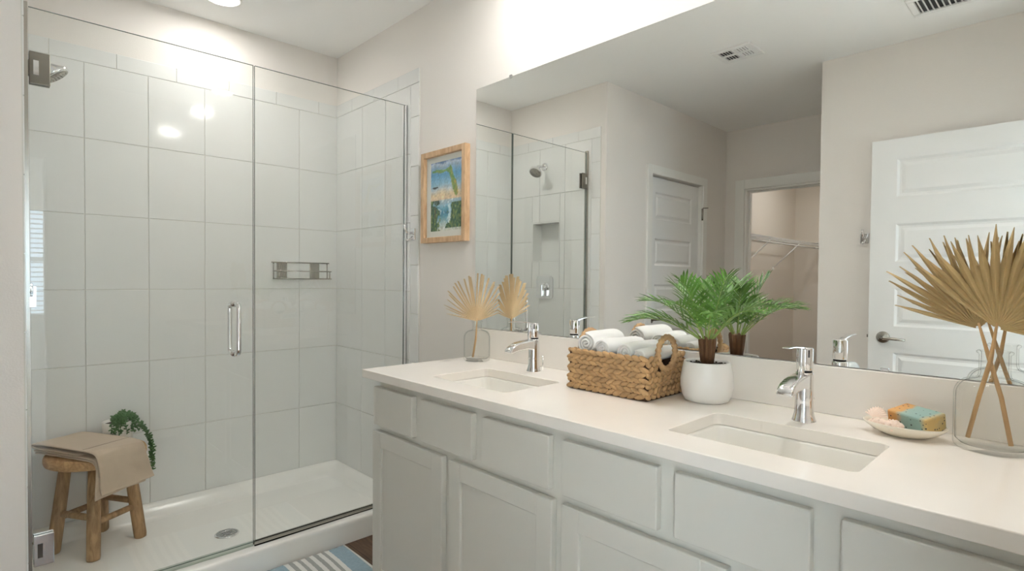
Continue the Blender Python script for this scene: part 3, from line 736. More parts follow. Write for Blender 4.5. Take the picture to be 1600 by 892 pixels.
for a, o_, dr_ in ((-5, 0.004, 0.06), (20, 0.006, 0.05), (-30, 0.004, 0.065), (50, 0.008, 0.05), (0, 0.0, 0.04), (-15, 0.0, 0.045)): strand(over(a, 0.03, o_, dr_))
for k in range(5):
    q = 0.006*(k-2)
    strand([c3, c3+Vector((0.01, 0.045, 0.030)), Vector((0.165+q, -1.075+q, zp+0.085-abs(q))), Vector((0.180+q, -1.050, zp+0.045)), Vector((0.188+q, -1.034, zp+0.0)), Vector((0.192+q*0.7, -1.027+q*0.4, zp-0.06)), Vector((0.192+q*0.5, -1.026, zp-0.10-0.03*(k == 1)-0.015*(k % 3)))] if k < 4 else over(62, 0.03, 0.02, 0.05))

# ------------------------------------------------------------------ vanity
YD = -0.564; YFR = -0.5425     # front plane of doors; face-frame plane
van = thing('vanity_cabinet', (2.36, -0.28, 0), 'long light grey shaker vanity cabinet under the white countertop', 'vanity')
mb = MB(); vx0, vx1 = 1.447, 3.296; zt = 0.889
mb.box(vx0, vx0+0.018, YFR+0.02, -0.002, 0.0, zt).box(vx1-0.018, vx1, YFR+0.02, -0.002, 0.0, zt).box(vx0, vx1, -0.02, -0.002, 0.1, zt).box(vx0, vx1, YFR+0.02, -0.02, 0.1, 0.118).box(vx0, vx1, -0.49, -0.475, 0, 0.1)
mb.build('carcass', 'cab', van)
mb = MB(); mb.box(vx0, vx1, YFR, YFR+0.02, 0.1, zt); mb.build('face_frame', 'cab', van)
for x0, x1 in ((1.436, 1.688), (1.737, 2.003), (2.049, 2.311), (2.356, 2.625), (2.666, 2.930), (2.977, 3.245)):
    MB().chamfer_box(x0, x1, YD, YFR-0.0005, 0.7235, 0.8635, 0.003).build('drawer', 'cab', van)
for x0, x1 in ((1.432, 1.858), (1.894, 2.324), (2.355, 2.782), (2.818, 3.245)):
    za, zb_ = 0.14, 0.7015; w = 0.0565; mb = MB(); c = 0.003
    mb.chamfer_box(x0, x0+w, YD, YFR-0.0005, za, zb_, c); mb.chamfer_box(x1-w, x1, YD, YFR-0.0005, za, zb_, c)
    mb.chamfer_box(x0+w-0.002, x1-w+0.002, YD+0.0003, YFR-0.0005, zb_-w, zb_, c); mb.chamfer_box(x0+w-0.002, x1-w+0.002, YD+0.0003, YFR-0.0005, za, za+w, c)
    d = mb.build('door', 'cab', van)
    MB().box(x0+w-0.004, x1-w+0.004, YD+0.0085, YFR-0.002, za+w-0.004, zb_-w+0.004).build('door_panel', 'cab', d)
S1 = (1.664, 2.043, -0.467, -0.208); S2 = (2.591, 2.975, -0.470, -0.219)
ct = thing('countertop', (2.33, -0.29, ZC), 'white quartz countertop with two rectangular sink cutouts', 'countertop')
def slab_with_holes(x0, x1, y0, y1, z0, z1, holes, r=0.018):
    mb = MB(); n = 6
    t = bmesh.new(); edges = []
    def loop(pts):
        vs = [t.verts.new((p[0], p[1], z1)) for p in pts]
        return [t.edges.new((vs[i], vs[(i+1) % len(vs)])) for i in range(len(vs))]
    es = loop([(x0, y0), (x1, y0), (x1, y1), (x0, y1)])
    for h in holes: es += loop(rrect(h[0], h[1], h[2], h[3], r, n))
    bmesh.ops.triangle_fill(t, use_beauty=True, use_dissolve=False, edges=es)
    ret = bmesh.ops.extrude_face_region(t, geom=list(t.faces))
    bmesh.ops.translate(t, verts=[g for g in ret['geom'] if isinstance(g, bmesh.types.BMVert)], vec=(0, 0, z0-z1))
    mb.absorb(t); return mb
slab_with_holes(1.371, XE-0.002, -0.5755, -0.001, 0.8895, ZC, [S1, S2]).build('slab', 'quartz', ct, bevel=0.002)
tag(MB().box(1.371, XE-0.002, -0.0205, -0.001, ZC+0.0002, 1.0445).build('backsplash', 'quartz', None, loc=(2.33, -0.01, ZC), bevel=0.0015), 'low white quartz backsplash running along the wall under the big mirror', 'backsplash')
def sink(s_, label):
    x0, x1, y0, y1 = s_; cx, cy = (x0+x1)/2, (y0+y1)/2
    t = thing('undermount_sink', (cx, cy, 0.885), label, 'sink', 'undermount vanity sinks')
    mb = MB(); zt = 0.8885; rings = []
    for d, z, r in ((-0.022, zt, 0.03), (0.004, zt, 0.02), (0.006, zt-0.004, 0.022), (0.012, 0.80, 0.03), (0.022, 0.765, 0.04), (0.05, 0.752, 0.05), (0.10, 0.748, 0.02)):
        rings.append([mb.v((p[0], p[1], z)) for p in rrect(x0+d, x1-d, y0+d, y1-d, r, 6)])
    for a, b in zip(rings, rings[1:]):
        for i in range(len(a)): mb.face([a[i], a[(i+1) % len(a)], b[(i+1) % len(a)], b[i]], None, True)
    mb.face(rings[-1])
    mb.build('bowl', 'china', t, fix=True)
    MB().lathe([(0.0, 0.0), (0.024, 0), (0.031, 0.001), (0.031, 0.003), (0.024, 0.004), (0.02, 0.002), (0, 0.003)], (cx, cy+0.03, 0.748), 28).build('drain', 'chrome', t)
    return t
sink(S1, 'white undermount sink nearer the shower, beside the small bottle')
sink(S2, 'white undermount sink below the potted palm, beside the soap dish')

# ------------------------------------------------------------------ faucets
def faucet(cx, cy, label):
    t = thing('faucet', (cx, cy, ZC), label, 'faucet', 'single lever chrome faucets')
    z = ZC
    MB().lathe([(0.0, 0.0), (0.0275, 0.0), (0.0275, 0.003), (0.0255, 0.008), (0.0218, 0.022), (0.0203, 0.05), (0.0203, 0.118), (0.0193, 0.1215), (0, 0.1215)], (cx, cy, z), 36).build('body', 'chrome', t)
    prof = [(cy-0.015, 0.1195), (cy-0.05, 0.118), (cy-0.085, 0.114), (cy-0.112, 0.106), (cy-0.130, 0.094), (cy-0.136, 0.082), (cy-0.128, 0.078), (cy-0.112, 0.082), (cy-0.09, 0.086), (cy-0.05, 0.088), (cy-0.015, 0.083)]
    MB().prism([(p[0], z+p[1]) for p in prof], 'x', cx-0.0185, cx+0.0185, True).build('spout', 'chrome', t, bevel=0.004)
    MB().lathe([(0, 0.1215), (0.0165, 0.1215), (0.0165, 0.127), (0, 0.127)], (cx, cy, z), 30).build('gap_ring', 'dark', t)
    cp = MB().lathe([(0, 0.127), (0.0178, 0.127), (0.0186, 0.129), (0.0186, 0.180), (0.017, 0.1825), (0, 0.1825)], (cx, cy, z), 36).build('cap', 'chrome', t)
    MB().box(cx+0.0128, cx+0.0146, cy-0.0150, cy-0.0090, z+0.160, z+0.178).build('temperature_slot', 'dark', cp)
    mb = MB(); mb.prism([(cy-0.012, z+0.1815), (cy-0.035, z+0.1865), (cy-0.08, z+0.191), (cy-0.128, z+0.1915), (cy-0.128, z+0.1895), (cy-0.08, z+0.188), (cy-0.035, z+0.1825), (cy-0.012, z+0.176)], 'x', cx-0.0085, cx+0.0085, True)
    mb.tube([(cx, cy-0.024, z+0.118), (cx, cy-0.024, z+0.184)], 0.0075, 12)
    mb.build('lever', 'chrome', t, bevel=0.001)
    mb = MB().tube([(cx+0.004, cy+0.046, z), (cx+0.004, cy+0.046, z+0.047)], 0.0025, 8); mb.blob((cx+0.004, cy+0.046, z+0.050), (0.0055, 0.0055, 0.0055), 10, 6)
    mb.build('pop_up_rod', 'chrome', t)
    return t
f1 = faucet(1.832, -0.122, 'chrome faucet between the small bottle and the basket')
dup(f1, (2.779, -0.145, ZC), 'chrome faucet between the potted palm and the soap dish')

# ------------------------------------------------------------------ mirror
mir = thing('wall_mirror', (2.32, 0, 1.047), 'large frameless mirror filling the wall above the backsplash', 'mirror')
MB().box(1.3514, XE-0.003, -0.006, -0.0005, 1.0468, 2.1083, faces_mi=(1, 1, 0, 1, 1, 1)).build('glass', ['mirror', 'mirror_edge'], mir)
for x, z, s_ in ((1.573, 2.1083, 1), (2.916, 1.0468, -1), (1.75, 1.0468, -1), (2.9, 2.1083, 1)):
    MB().chamfer_box(x-0.009, x+0.009, -0.009, -0.0005, z-0.007 if s_ > 0 else z-0.0015, z+0.008 if s_ > 0 else z+0.007, 0.002).build('clip', 'chrome', mir)

# ------------------------------------------------------------------ framed picture
pf = thing('framed_picture', (1.13, 0, 1.657), 'oak framed beach print with wide white mat between the shower and the mirror', 'picture')
px0, px1, pz0, pz1 = 0.957, 1.304, 1.436, 1.877; fw = 0.036
mb = MB(); y0, y1 = -0.031, -0.001
o_ = [(px0, pz0), (px1, pz0), (px1, pz1), (px0, pz1)]; i_ = [(px0+0.026, pz0+0.026), (px1-0.026, pz0+0.026), (px1-0.026, pz1-0.026), (px0+0.026, pz1-0.026)]
rings = [[mb.v((p[0], y, p[1])) for p in L_] for L_, y in ((o_, y1), (o_, y0), (i_, y0), (i_, y1))]
for a, b in list(zip(rings, rings[1:]))+[(rings[-1], rings[0])]:
    for k in range(4): mb.face([a[k], a[(k+1) % 4], b[(k+1) % 4], b[k]])
mb.build('frame', 'oak', pf, bevel=0.0015)
MB().box(px0+0.0265, px1-0.0265, -0.012, -0.008, pz0+0.0265, pz1-0.0265).build('mat_board', 'mat_board', pf)
ax0, ax1, az0, az1 = 1.019, 1.260, 1.492, 1.823
nu, nv = 72, 100
def lerp(a, b, t): return tuple(a[i]*(1-t)+b[i]*t for i in range(3))
def fbm(x, y, s=0): return sum(noise.noise(Vector((x*2**k, y*2**k, s+k)))*0.5**k for k in range(4))
PEN = [(0.05, 0.88), (0.30, 0.89), (0.45, 0.875), (0.60, 0.90), (0.64, 0.93), (0.70, 0.88), (0.73, 0.80), (0.80, 0.71), (0.86, 0.62), (0.885, 0.53), (0.84, 0.475), (0.78, 0.50), (0.72, 0.58), (0.68, 0.66), (0.655, 0.74), (0.60, 0.82), (0.50, 0.855), (0.38, 0.835), (0.22, 0.85), (0.06, 0.855)]
def inside(x, y, P):
    c = False; j = len(P)-1
    for i in range(len(P)):
        if (P[i][1] > y) != (P[j][1] > y) and x < (P[j][0]-P[i][0])*(y-P[i][1])/(P[j][1]-P[i][1])+P[i][0]: c = not c
        j = i
    return c
def paint(u, v):
    n1 = fbm(u*4, v*4, 1); n2 = fbm(u*9, v*9, 7)
    if v > 0.44:
        t = (v-0.44)/0.56
        stops = [(0, (236, 206, 176)), (0.14, (240, 214, 178)), (0.26, (214, 214, 214)), (0.42, (150, 194, 216)), (0.68, (96, 158, 200)), (0.84, (150, 180, 208)), (0.94, (208, 218, 232)), (1, (110, 140, 190))]
        t += n1*0.06
        for (a, ca), (b, cb) in zip(stops, stops[1:]):
            if t <= b: col = lerp(ca, cb, max(0, (t-a)/(b-a))); break
        else: col = stops[-1][1]
        if inside(u+n2*0.015, v+n1*0.012, PEN):
            k = fbm(u*14, v*14, 3)
            col = lerp((104, 150, 84), (214, 178, 92), min(1, max(0, (0.95-v)*1.6+k*0.9-0.1)))
        if 0.06 < u < 0.24 and abs(v-(0.63+0.06*abs(u-0.14))) < 0.013: col = (60, 62, 66)
    else:
        t = v/0.44 + n1*0.10
        stops = [(0, (226, 226, 214)), (0.22, (196, 216, 214)), (0.42, (112, 170, 190)), (0.6, (74, 138, 172)), (0.78, (120, 182, 206)), (0.92, (168, 200, 216)), (1.2, (206, 200, 196))]
        for (a, ca), (b, cb) in zip(stops, stops[1:]):
            if t <= b: col = lerp(ca, cb, max(0, (t-a)/(b-a))); break
        else: col = stops[-1][1]
        if n2 > 0.20: col = lerp(col, (244, 246, 244), 0.7)
        left = 0.30-0.5*abs(v-0.16)+n2*0.25; right = 0.62+0.5*max(0, v-0.2)-(0.2-v)*0.9*(v < 0.2)+n2*0.25
        if u < left*(1.05-0.5*v) or (u > right and v < 0.40 and v > 0.03):
            k = fbm(u*18, v*18, 5)
            col = lerp((40, 88, 62), (134, 150, 84), min(1, max(0, 0.4+k*1.3)))
        pt = math.hypot(u-0.16, (v-0.36)*1.3)
        if pt < 0.15 and fbm(math.atan2(v-0.36, u-0.16)*2.6, 0.3, 2) > -0.05: col = (52, 84, 62)
        if abs(u-0.15) < 0.014 and 0.18 < v < 0.36: col = (92, 72, 52)
    g_ = 1+0.16*fbm(u*26, v*34, 9)+0.10*n2
    return tuple(min(255, max(0, c*g_)) for c in col)
bmx = bmesh.new(); cl = bmx.loops.layers.float_color.new('Col')
G = [[bmx.verts.new((ax0+(ax1-ax0)*i/nu, -0.0128, az0+(az1-az0)*j/nv)) for j in range(nv+1)] for i in range(nu+1)]
cols = [[srgb(*paint(i/nu, j/nv)) for j in range(nv+1)] for i in range(nu+1)]
for i in range(nu):
    for j in range(nv):
        f = bmx.faces.new([G[i][j], G[i+1][j], G[i+1][j+1], G[i][j+1]])
        for lp, (a, b) in zip(f.loops, ((i, j), (i+1, j), (i+1, j+1), (i, j+1))): lp[cl] = cols[a][b]
me = bpy.data.meshes.new('beach_print'); bmesh.ops.translate(bmx, verts=bmx.verts, vec=-ORG[pf.name]); bmx.to_mesh(me); bmx.free(); me.materials.append(M['print'])
pr = bpy.data.objects.new('beach_print', me); C.objects.link(pr); pr.parent = pf
MB().box(px0+0.0262, px1-0.0262, -0.020, -0.018, pz0+0.0262, pz1-0.0262).build('glazing', 'window_glass', pf)

# ------------------------------------------------------------------ robe hooks
def hook(loc, label, ry):
    t = thing('robe_hook', loc, label, 'hook', 'square robe hooks'); x, y, z = loc
    # built for a wall facing -y
    MB().chamfer_box(x-0.023, x+0.023, y-0.008, y-0.0002, z-0.03, z+0.03, 0.003).build('back_plate', 'chrome', t)
    mb = MB(); mb.tube([(x, y-0.006, z+0.008), (x, y-0.03, z+0.004), (x, y-0.045, z+0.01), (x, y-0.052, z+0.032), (x, y-0.052, z+0.048)], [0.007, 0.007, 0.007, 0.0065, 0.006], 12)
    mb.tube([(x, y-0.006, z-0.012), (x, y-0.024, z-0.03), (x, y-0.036, z-0.034), (x, y-0.044, z-0.022)], [0.006, 0.006, 0.006, 0.005], 12)
    mb.build('prong', 'chrome', t); return t
hk = hook((0.862, -0.0088, 1.487), 'chrome robe hook on the tile edge beside the framed picture', 0)
h2 = dup(hk, (2.342, YR, 1.522), 'chrome robe hook on the wall beside the open door, seen in the mirror', PI)

# ------------------------------------------------------------------ bottles
def bottle(c, k, prof, inner, label):
    x, y = c
    mb = MB(); mb.lathe(prof, (x, y, ZC), 56, closed=False); mb.lathe(inner, (x, y, ZC), 56)
    o = MB(); full = prof + inner[::-1]
    mb.b.free()
    o.lathe(full, (x, y, ZC), 56)
    b = o.build('glass_bottle', 'bottle', None, loc=(x, y, ZC)); return tag(b, label, 'bottle', 'clear glass bottles')
def bottle_prof(R, Hs, Hn, rn, Ht, t):
    out = [(0, 0.0), (R-0.008, 0.0), (R-0.002, 0.003), (R, 0.009), (R, Hs)]
    for k in range(1, 9):
        a = PI/2*k/8; out.append((R-(R-rn-0.006)*(1-math.cos(a)), Hs+(Hn-Hs)*math.sin(a)*0.9))
    out += [(rn+0.0015, Hn), (rn, Hn+0.008), (rn, Ht-0.008), (rn+0.004, Ht-0.005), (rn+0.0045, Ht-0.002), (rn+0.002, Ht)]
    inn = [(0, 0.011), (R-t-0.008, 0.010), (R-t, 0.018), (R-t, Hs)]
    for k in range(1, 9):
        a = PI/2*k/8; inn.append((R-t-(R-rn-0.006)*(1-math.cos(a)), Hs-0.002+(Hn-Hs)*math.sin(a)*0.9))
    inn += [(rn-t+0.0015, Hn), (rn-t, Hn+0.008), (rn-t, Ht-0.004), (rn, Ht)]
    return out, inn
o_, i_ = bottle_prof(0.0555, 0.098, 0.132, 0.0195, 0.168, 0.003)
b1c = (1.485, -0.106); bottle(b1c, 1, o_, i_, 'small clear glass bottle at the counter end near the shower')
o_, i_ = bottle_prof(0.066, 0.112, 0.152, 0.0255, 0.205, 0.0035)
b2c = (3.128, -0.098); bottle(b2c, 1, o_, i_, 'large clear glass bottle with crossed stems at the right end of the counter')

# ------------------------------------------------------------------ dried fan palms
def fan(hub, N, a0, a1, rfn, xdir, up, stem, label, m_, split=0.55, seed=0, curl=0.0, wid=1.0):
    """pleated palm fan: angles measured in the plane (xdir, up); stem: points down from the hub"""
    r_ = random.Random(seed); hub = Vector(hub); X = Vector(xdir).normalized(); U = Vector(up).normalized(); Nn = X.cross(U).normalized()
    t = thing('dried_palm_fan', tuple(stem[-1]), label, 'palm leaf', 'dried palm fans')
    mb = MB(); da = math.radians((a1-a0)/N)
    for k in range(N):
        a = math.radians(a0)+da*(k+0.5); Rr = rfn(k/(N-1))*r_.uniform(0.94, 1.04); jit = r_.uniform(-0.05, 0.05); tw_ = r_.uniform(-0.25, 0.25)
        def P(r, off, dep): 
            rr = r*Rr; aa = a+off*da*0.5 + jit*max(0, r-split)
            bend = curl*rr*rr + 0.012*max(0, r-split)*math.sin(k*2.1+seed)
            return hub + X*(rr*math.cos(aa)) + U*(rr*math.sin(aa)) + Nn*(dep*rr+bend)
        st_ = [(0.03, 1.0, 0.0), (0.25, 1.0, 0.0), (split, 1.0, 0.0), (split+0.12, 0.94, 0.0), (0.80, 0.62, 0.0), (0.92, 0.30, 0.0), (1.0, 0.02, 0.0)]
        Lf, Mi, Rt = [], [], []
        for r, w, _ in st_:
            # V pleat: rib raised, edges low
            fold = 0.075*(1 if r > 0.1 else 0.3)
            spread = w*(1.0 if r <= split else split/r*1.25 if r < 0.9 else split/r)
            spread = min(spread, w)*(1.0 if r < split*0.7 else wid)
            Lf.append(mb.v(P(r, -spread, -fold*0.5+tw_*0.1*max(0, r-split)))); Mi.append(mb.v(P(r, 0, fold*0.5))); Rt.append(mb.v(P(r, spread, -fold*0.5-tw_*0.1*max(0, r-split))))
        for i in range(len(st_)-1):
            mb.face([Lf[i], Mi[i], Mi[i+1], Lf[i+1]]); mb.face([Mi[i], Rt[i], Rt[i+1], Mi[i+1]])
    mb.build('fan_blade', m_, t, solid=0.0006, fix=False)
    s_ = [Vector(p) for p in stem]; n = len(s_)
    MB().tube([hub+U*0.012]+s_, [0.0022]+[0.0042 if 'large' in label or 'big' in label or True else 0]*n, 8).build('stem', 'dry_stem', t)
    return t
# small fan: its face is turned about 12 degrees from the +x axis
nrm = Vector((math.cos(math.radians(-14)), math.sin(math.radians(-14)), 0)); xd = Vector((0, 0, 1)).cross(nrm)
fan((b1c[0], b1c[1], ZC+0.166), 25, 14, 168, lambda s: 0.145+0.05*math.sin(PI*s), xd, (0, 0, 1),
    [(b1c[0]-0.004, b1c[1]-0.003, ZC+0.09), (b1c[0]-0.012, b1c[1]-0.012, ZC+0.014)], 'dried tan palm fan standing in the small bottle', 'dry', 0.36, 3, wid=0.72)
xd2 = Vector((0.995, 0.06, 0))
fan((3.099, -0.082, 1.168), 17, 50, 166, lambda s: 0.183+0.025*math.sin(PI*s)-0.02*(s > 0.9), xd2, (0, -0.06, 1),
    [(3.119, -0.092, 1.105), (3.140, -0.104, 1.03), (3.157, -0.108, ZC+0.016)], 'dried olive palm fan leaning left in the large bottle', 'dry_olive', 0.46, 5, wid=0.86)
fan((3.131, -0.112, 1.172), 21, -14, 140, lambda s: 0.186+0.025*math.sin(PI*s), xd2, (0, -0.05, 1),
    [(3.122, -0.106, 1.105), (3.105, -0.098, 1.03), (3.087, -0.092, ZC+0.016)], 'dried olive palm fan at the front of the large bottle, cut by the photo edge', 'dry_olive', 0.52, 9, wid=0.92)

# ------------------------------------------------------------------ woven basket with rolled towels
bx0, bx1, by0, by1, bz = 2.121, 2.401, -0.256, -0.052, 1.047
bk = thing('woven_basket', (2.26, -0.155, ZC), 'rectangular woven brown basket with looped handles, filled with rolled towels', 'basket')
mb = MB(); rows = 8; rh = (bz-ZC-0.004)/rows
def side_puffs(p0, p1, out, skip=None, flip=0):
    p0, p1, out = Vector(p0), Vector(p1), Vector(out); d = p1-p0; ln = d.length; d.normalize(); n = max(3, round(ln/0.0265))
    for r in range(rows):
        zc = ZC+0.004+rh*(r+0.5)
        for i in range(n+1):
            t_ = (i+(0.75 if r % 2 else 0.3))/n
            if t_ > 0.995: continue
            p = p0+d*ln*t_+Vector((0, 0, zc))
            if skip and skip(t_, zc): continue
            tilt = math.radians(21 if (r+flip) % 2 else -21)+rnd.uniform(-0.12, 0.12)
            R_ = Matrix((d, out, Vector((0, 0, 1)))).transposed() @ Matrix.Rotation(tilt, 3, 'Y') @ Matrix.Rotation(math.radians(-10), 3, 'Z')
            mb.blob(p+out*0.0015, (0.0195*rnd.uniform(0.9, 1.08), 0.0062, rh*0.53*rnd.uniform(0.88, 1.1)), 9, 6, R_)
notch = lambda t_, zc: 0.30 < t_ < 0.70 and zc > bz-0.042
side_puffs((bx0, by0, 0), (bx1, by0, 0), (0, -1, 0)); side_puffs((bx1, by0, 0), (bx1, by1, 0), (1, 0, 0), notch, 1)
side_puffs((bx1, by1, 0), (bx0, by1, 0), (0, 1, 0)); side_puffs((bx0, by1, 0), (bx0, by0, 0), (-1, 0, 0), notch, 1)
mb.build('weave', 'seagrass', bk)
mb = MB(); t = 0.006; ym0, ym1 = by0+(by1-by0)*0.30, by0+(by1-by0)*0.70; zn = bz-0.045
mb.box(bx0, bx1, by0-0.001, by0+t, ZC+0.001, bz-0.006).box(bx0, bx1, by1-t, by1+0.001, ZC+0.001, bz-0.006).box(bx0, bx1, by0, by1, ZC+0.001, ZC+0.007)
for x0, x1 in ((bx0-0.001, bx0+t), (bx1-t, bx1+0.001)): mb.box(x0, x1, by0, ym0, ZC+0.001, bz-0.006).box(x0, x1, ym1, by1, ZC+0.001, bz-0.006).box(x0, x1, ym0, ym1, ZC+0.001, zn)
mb.build('gap_shade_lining', 'shade_stitch_brown', bk)  # inner walls coloured dark to put shade into gaps of the weave
for hx in (bx0-0.002, bx1+0.003):
    P = []; cyh = (by0+by1)/2; n = 64
    for i in range(n):
        a = 2*PI*i/n; P.append((hx, cyh+0.047*math.cos(a), bz+0.004+0.047*math.sin(a)))
    MB().tube(P, [0.0082*(1+0.2*math.sin(i*2*PI/3.2)) for i in range(n)], 10, closed=True).build('handle', 'rope', bk)
def rolled(cx, cz, r, y0, y1, label, tilt=0.0, seed=0, yaw=0.0, pitch=0.0):
    t = MB(); turns = 3.2; n = 110; m = 14; th = 0.0075
    mx = Matrix.Translation((cx, (y0+y1)/2, cz)) @ Matrix.Rotation(math.radians(yaw), 4, 'Z') @ Matrix.Rotation(math.radians(pitch), 4, 'X')
    ln = y1-y0
    def fn(u, v):
        a = u*turns*2*PI+seed; rr = 0.006+(r-0.006)*u
        bulge = 1-0.10*(2*abs(v-0.5))**4
        rr = rr*bulge*(1+0.05*noise.noise(Vector((math.cos(a)*1.4+seed, math.sin(a)*1.4, v*3))))
        edge = (v-0.5)*ln + 0.004*noise.noise(Vector((u*9+seed, v*2, 5)))
        return mx @ Vector((rr*math.cos(a)*1.06, edge, rr*math.sin(a)*0.97))
    t.grid(fn, n, m)
    o = t.build('rolled_towel', 'terry', None, loc=(cx, (y0+y1)/2, cz), solid=th, sub=1)
    return tag(o, label, 'towel', 'white towels rolled in the basket')
rolled(2.166, 1.064, 0.040, -0.246, -0.062, 'rolled white towel at the shower end of the basket, the fattest roll', seed=0.4, yaw=4, pitch=0)
rolled(2.245, 1.054, 0.0335, -0.247, -0.062, 'rolled white towel second from the shower end of the basket', seed=2.0, yaw=-5)
rolled(2.314, 1.052, 0.0325, -0.246, -0.062, 'rolled white towel third from the shower end of the basket', seed=4.1, yaw=3)
rolled(2.366, 1.044, 0.0235, -0.245, -0.065, 'rolled white towel showing through the loop handle nearest the potted palm', seed=1.1)

# ------------------------------------------------------------------ potted palm
qc = Vector((2.504, -0.103)); zpt = 0.136
pp = thing('potted_palm', (qc.x, qc.y, ZC), 'small green palm in a white ceramic pot beside the basket', 'plant')
MB().lathe([(0, 0.0), (0.052, 0.0), (0.060, 0.003), (0.068, 0.018), (0.0725, 0.042), (0.0725, 0.062), (0.069, 0.088), (0.0645, 0.110), (0.0635, 0.1135), (0.060, 0.1135), (0.059, 0.107), (0.060, 0.099), (0, 0.099)], (qc.x, qc.y, ZC), 48).build('pot', 'pot', pp)
mb = MB().lathe([(0, 0.0995), (0.0588, 0.0995), (0.0588, 0.103), (0.03, 0.107), (0, 0.108)], (qc.x, qc.y, ZC), 36)
for _ in range(60):
    a, r = rnd.uniform(0, 2*PI), 0.056*math.sqrt(rnd.random()); s_ = rnd.uniform(0.003, 0.006)
    mb.blob((qc.x+r*math.cos(a), qc.y+r*math.sin(a), ZC+0.106), (s_, s_*0.8, s_*0.6), 6, 4)
mb.build('soil', 'soil', pp)
zt0 = ZC+0.102; zt1 = ZC+0.178
mb = MB(); mb.tube([(qc.x, qc.y, zt0), (qc.x, qc.y, zt0+0.03), (qc.x, qc.y, zt1)], [0.0155, 0.0175, 0.0195], 14)
for k in range(9):
    a = 2*PI*k/9+0.2; mb.tube([(qc.x+0.012*math.cos(a), qc.y+0.012*math.sin(a), zt0+0.004*(k % 3)), (qc.x+0.016*math.cos(a), qc.y+0.016*math.sin(a), zt0+0.04), (qc.x+0.022*math.cos(a), qc.y+0.022*math.sin(a), zt1+0.006*(k % 2))], [0.006, 0.0065, 0.004], 6)
mb.build('trunk', 'trunk', pp)
def frond(ang, elev, ln, sag, seed, leaf=0.098):
    r_ = random.Random(seed); d = Vector((math.cos(math.radians(ang)), math.sin(math.radians(ang)), 0)); z_ = Vector((0, 0, 1))
    base = Vector((qc.x, qc.y, zt1-0.01))+d*0.010; e = math.radians(elev)
    def R(t_): return base + d*(ln*t_*math.cos(e) + 0.3*sag*ln*t_*t_) + z_*(ln*t_*math.sin(e) - sag*ln*t_*t_*t_)
    mb = MB(); mb.mi = 1; pts = [R(k/14) for k in range(15)]
    mb.tube(pts, [0.0026*(1-0.75*k/14) for k in range(15)], 6); mb.mi = 0
    n = 12
    for k in range(n):
        t_ = 0.24+0.76*k/(n-1); p = R(t_); tan = (R(min(1, t_+0.02))-R(t_-0.02)).normalized(); side = tan.cross(z_).normalized(); upv = side.cross(tan).normalized()
        env = math.sin(PI*min(1, 0.16+0.80*(k+0.5)/n))**0.65
        for s_ in (1, -1):
            if s_ < 0: p = R(min(1, t_+0.38/n))
            l_ = leaf*env*r_.uniform(0.85, 1.1); fw = 0.62+0.5*(t_-0.2)+r_.uniform(-0.08, 0.08)
            dr = (tan*fw + side*s_*(1.02-0.5*t_) + upv*r_.uniform(0.16, 0.36)).normalized(); wv = tan.cross(dr).normalized().cross(dr).normalized()
            w = 0.0035*r_.uniform(0.8, 1.2); g = -z_*l_*r_.uniform(0.1, 0.3)
            q = [p, p+dr*l_*0.33+g*0.1, p+dr*l_*0.7+g*0.45, p+dr*l_+g]
            ws_ = [0.6, 1.0, 0.75, 0.0]; nn = dr.cross(wv).normalized()*0.0011
            A = [mb.v(q[i]+wv*w*ws_[i]) for i in range(3)]; B = [mb.v(q[i]-wv*w*ws_[i]) for i in range(3)]; Mi = [mb.v(q[i]-nn) for i in range(3)]; tp = mb.v(q[3])
            for i in range(2): mb.face([A[i], A[i+1], Mi[i+1], Mi[i]], None, True); mb.face([Mi[i], Mi[i+1], B[i+1], B[i]], None, True)
            mb.face([A[2], tp, Mi[2]], None, True); mb.face([Mi[2], tp, B[2]], None, True)
    mb.build('frond', ['frond', 'rachis'], pp, fix=False)
k = 0
for ang, elev, ln, sag in ((200, 52, 0.235, 0.30), (228, 40, 0.22, 0.35), (262, 55, 0.215, 0.30), (300, 48, 0.215, 0.32), (340, 50, 0.215, 0.32), (20, 55, 0.21, 0.3), (60, 72, 0.19, 0.16), (168, 66, 0.22, 0.2), (130, 74, 0.20, 0.15), (250, 72, 0.23, 0.2), (215, 34, 0.22, 0.3), (330, 74, 0.23, 0.15)):
    frond(ang, elev, ln, sag, k+20); k += 1

# ------------------------------------------------------------------ soap dish with soap and shells
dc = Vector((2.978, -0.112)); sq = (1.0, 0.72)
dish = MB().lathe([(0, 0.0), (0.034, 0.0), (0.042, 0.002), (0.060, 0.010), (0.075, 0.021), (0.080, 0.027), (0.079, 0.0285), (0.073, 0.0245), (0.060, 0.014), (0.042, 0.007), (0, 0.005)], (dc.x, dc.y, ZC), 56, squash=sq)
dish = tag(dish.build('soap_dish', 'dish', None, loc=(dc.x, dc.y, ZC)), 'shallow oval cream dish holding soap and shells by the big bottle', 'dish')
mxs = Matrix.Translation((dc.x+0.020, dc.y+0.012, ZC+0.0385)) @ Matrix.Rotation(math.radians(-27), 4, 'Z') @ Matrix.Rotation(math.radians(11), 4, 'X') @ Matrix.Rotation(math.radians(3), 4, 'Y')
sb = MB(); sb.chamfer_box(-0.044, 0.044, -0.031, 0.031, -0.0195, 0.0195, 0.004)
so = sb.build('soap_bar', 'soap', None, loc=(0, 0, 0)); so.matrix_world = mxs; so.rotation_mode = 'XYZ'
tag(so, 'marbled orange and blue green soap bar lying in the cream dish', 'soap')
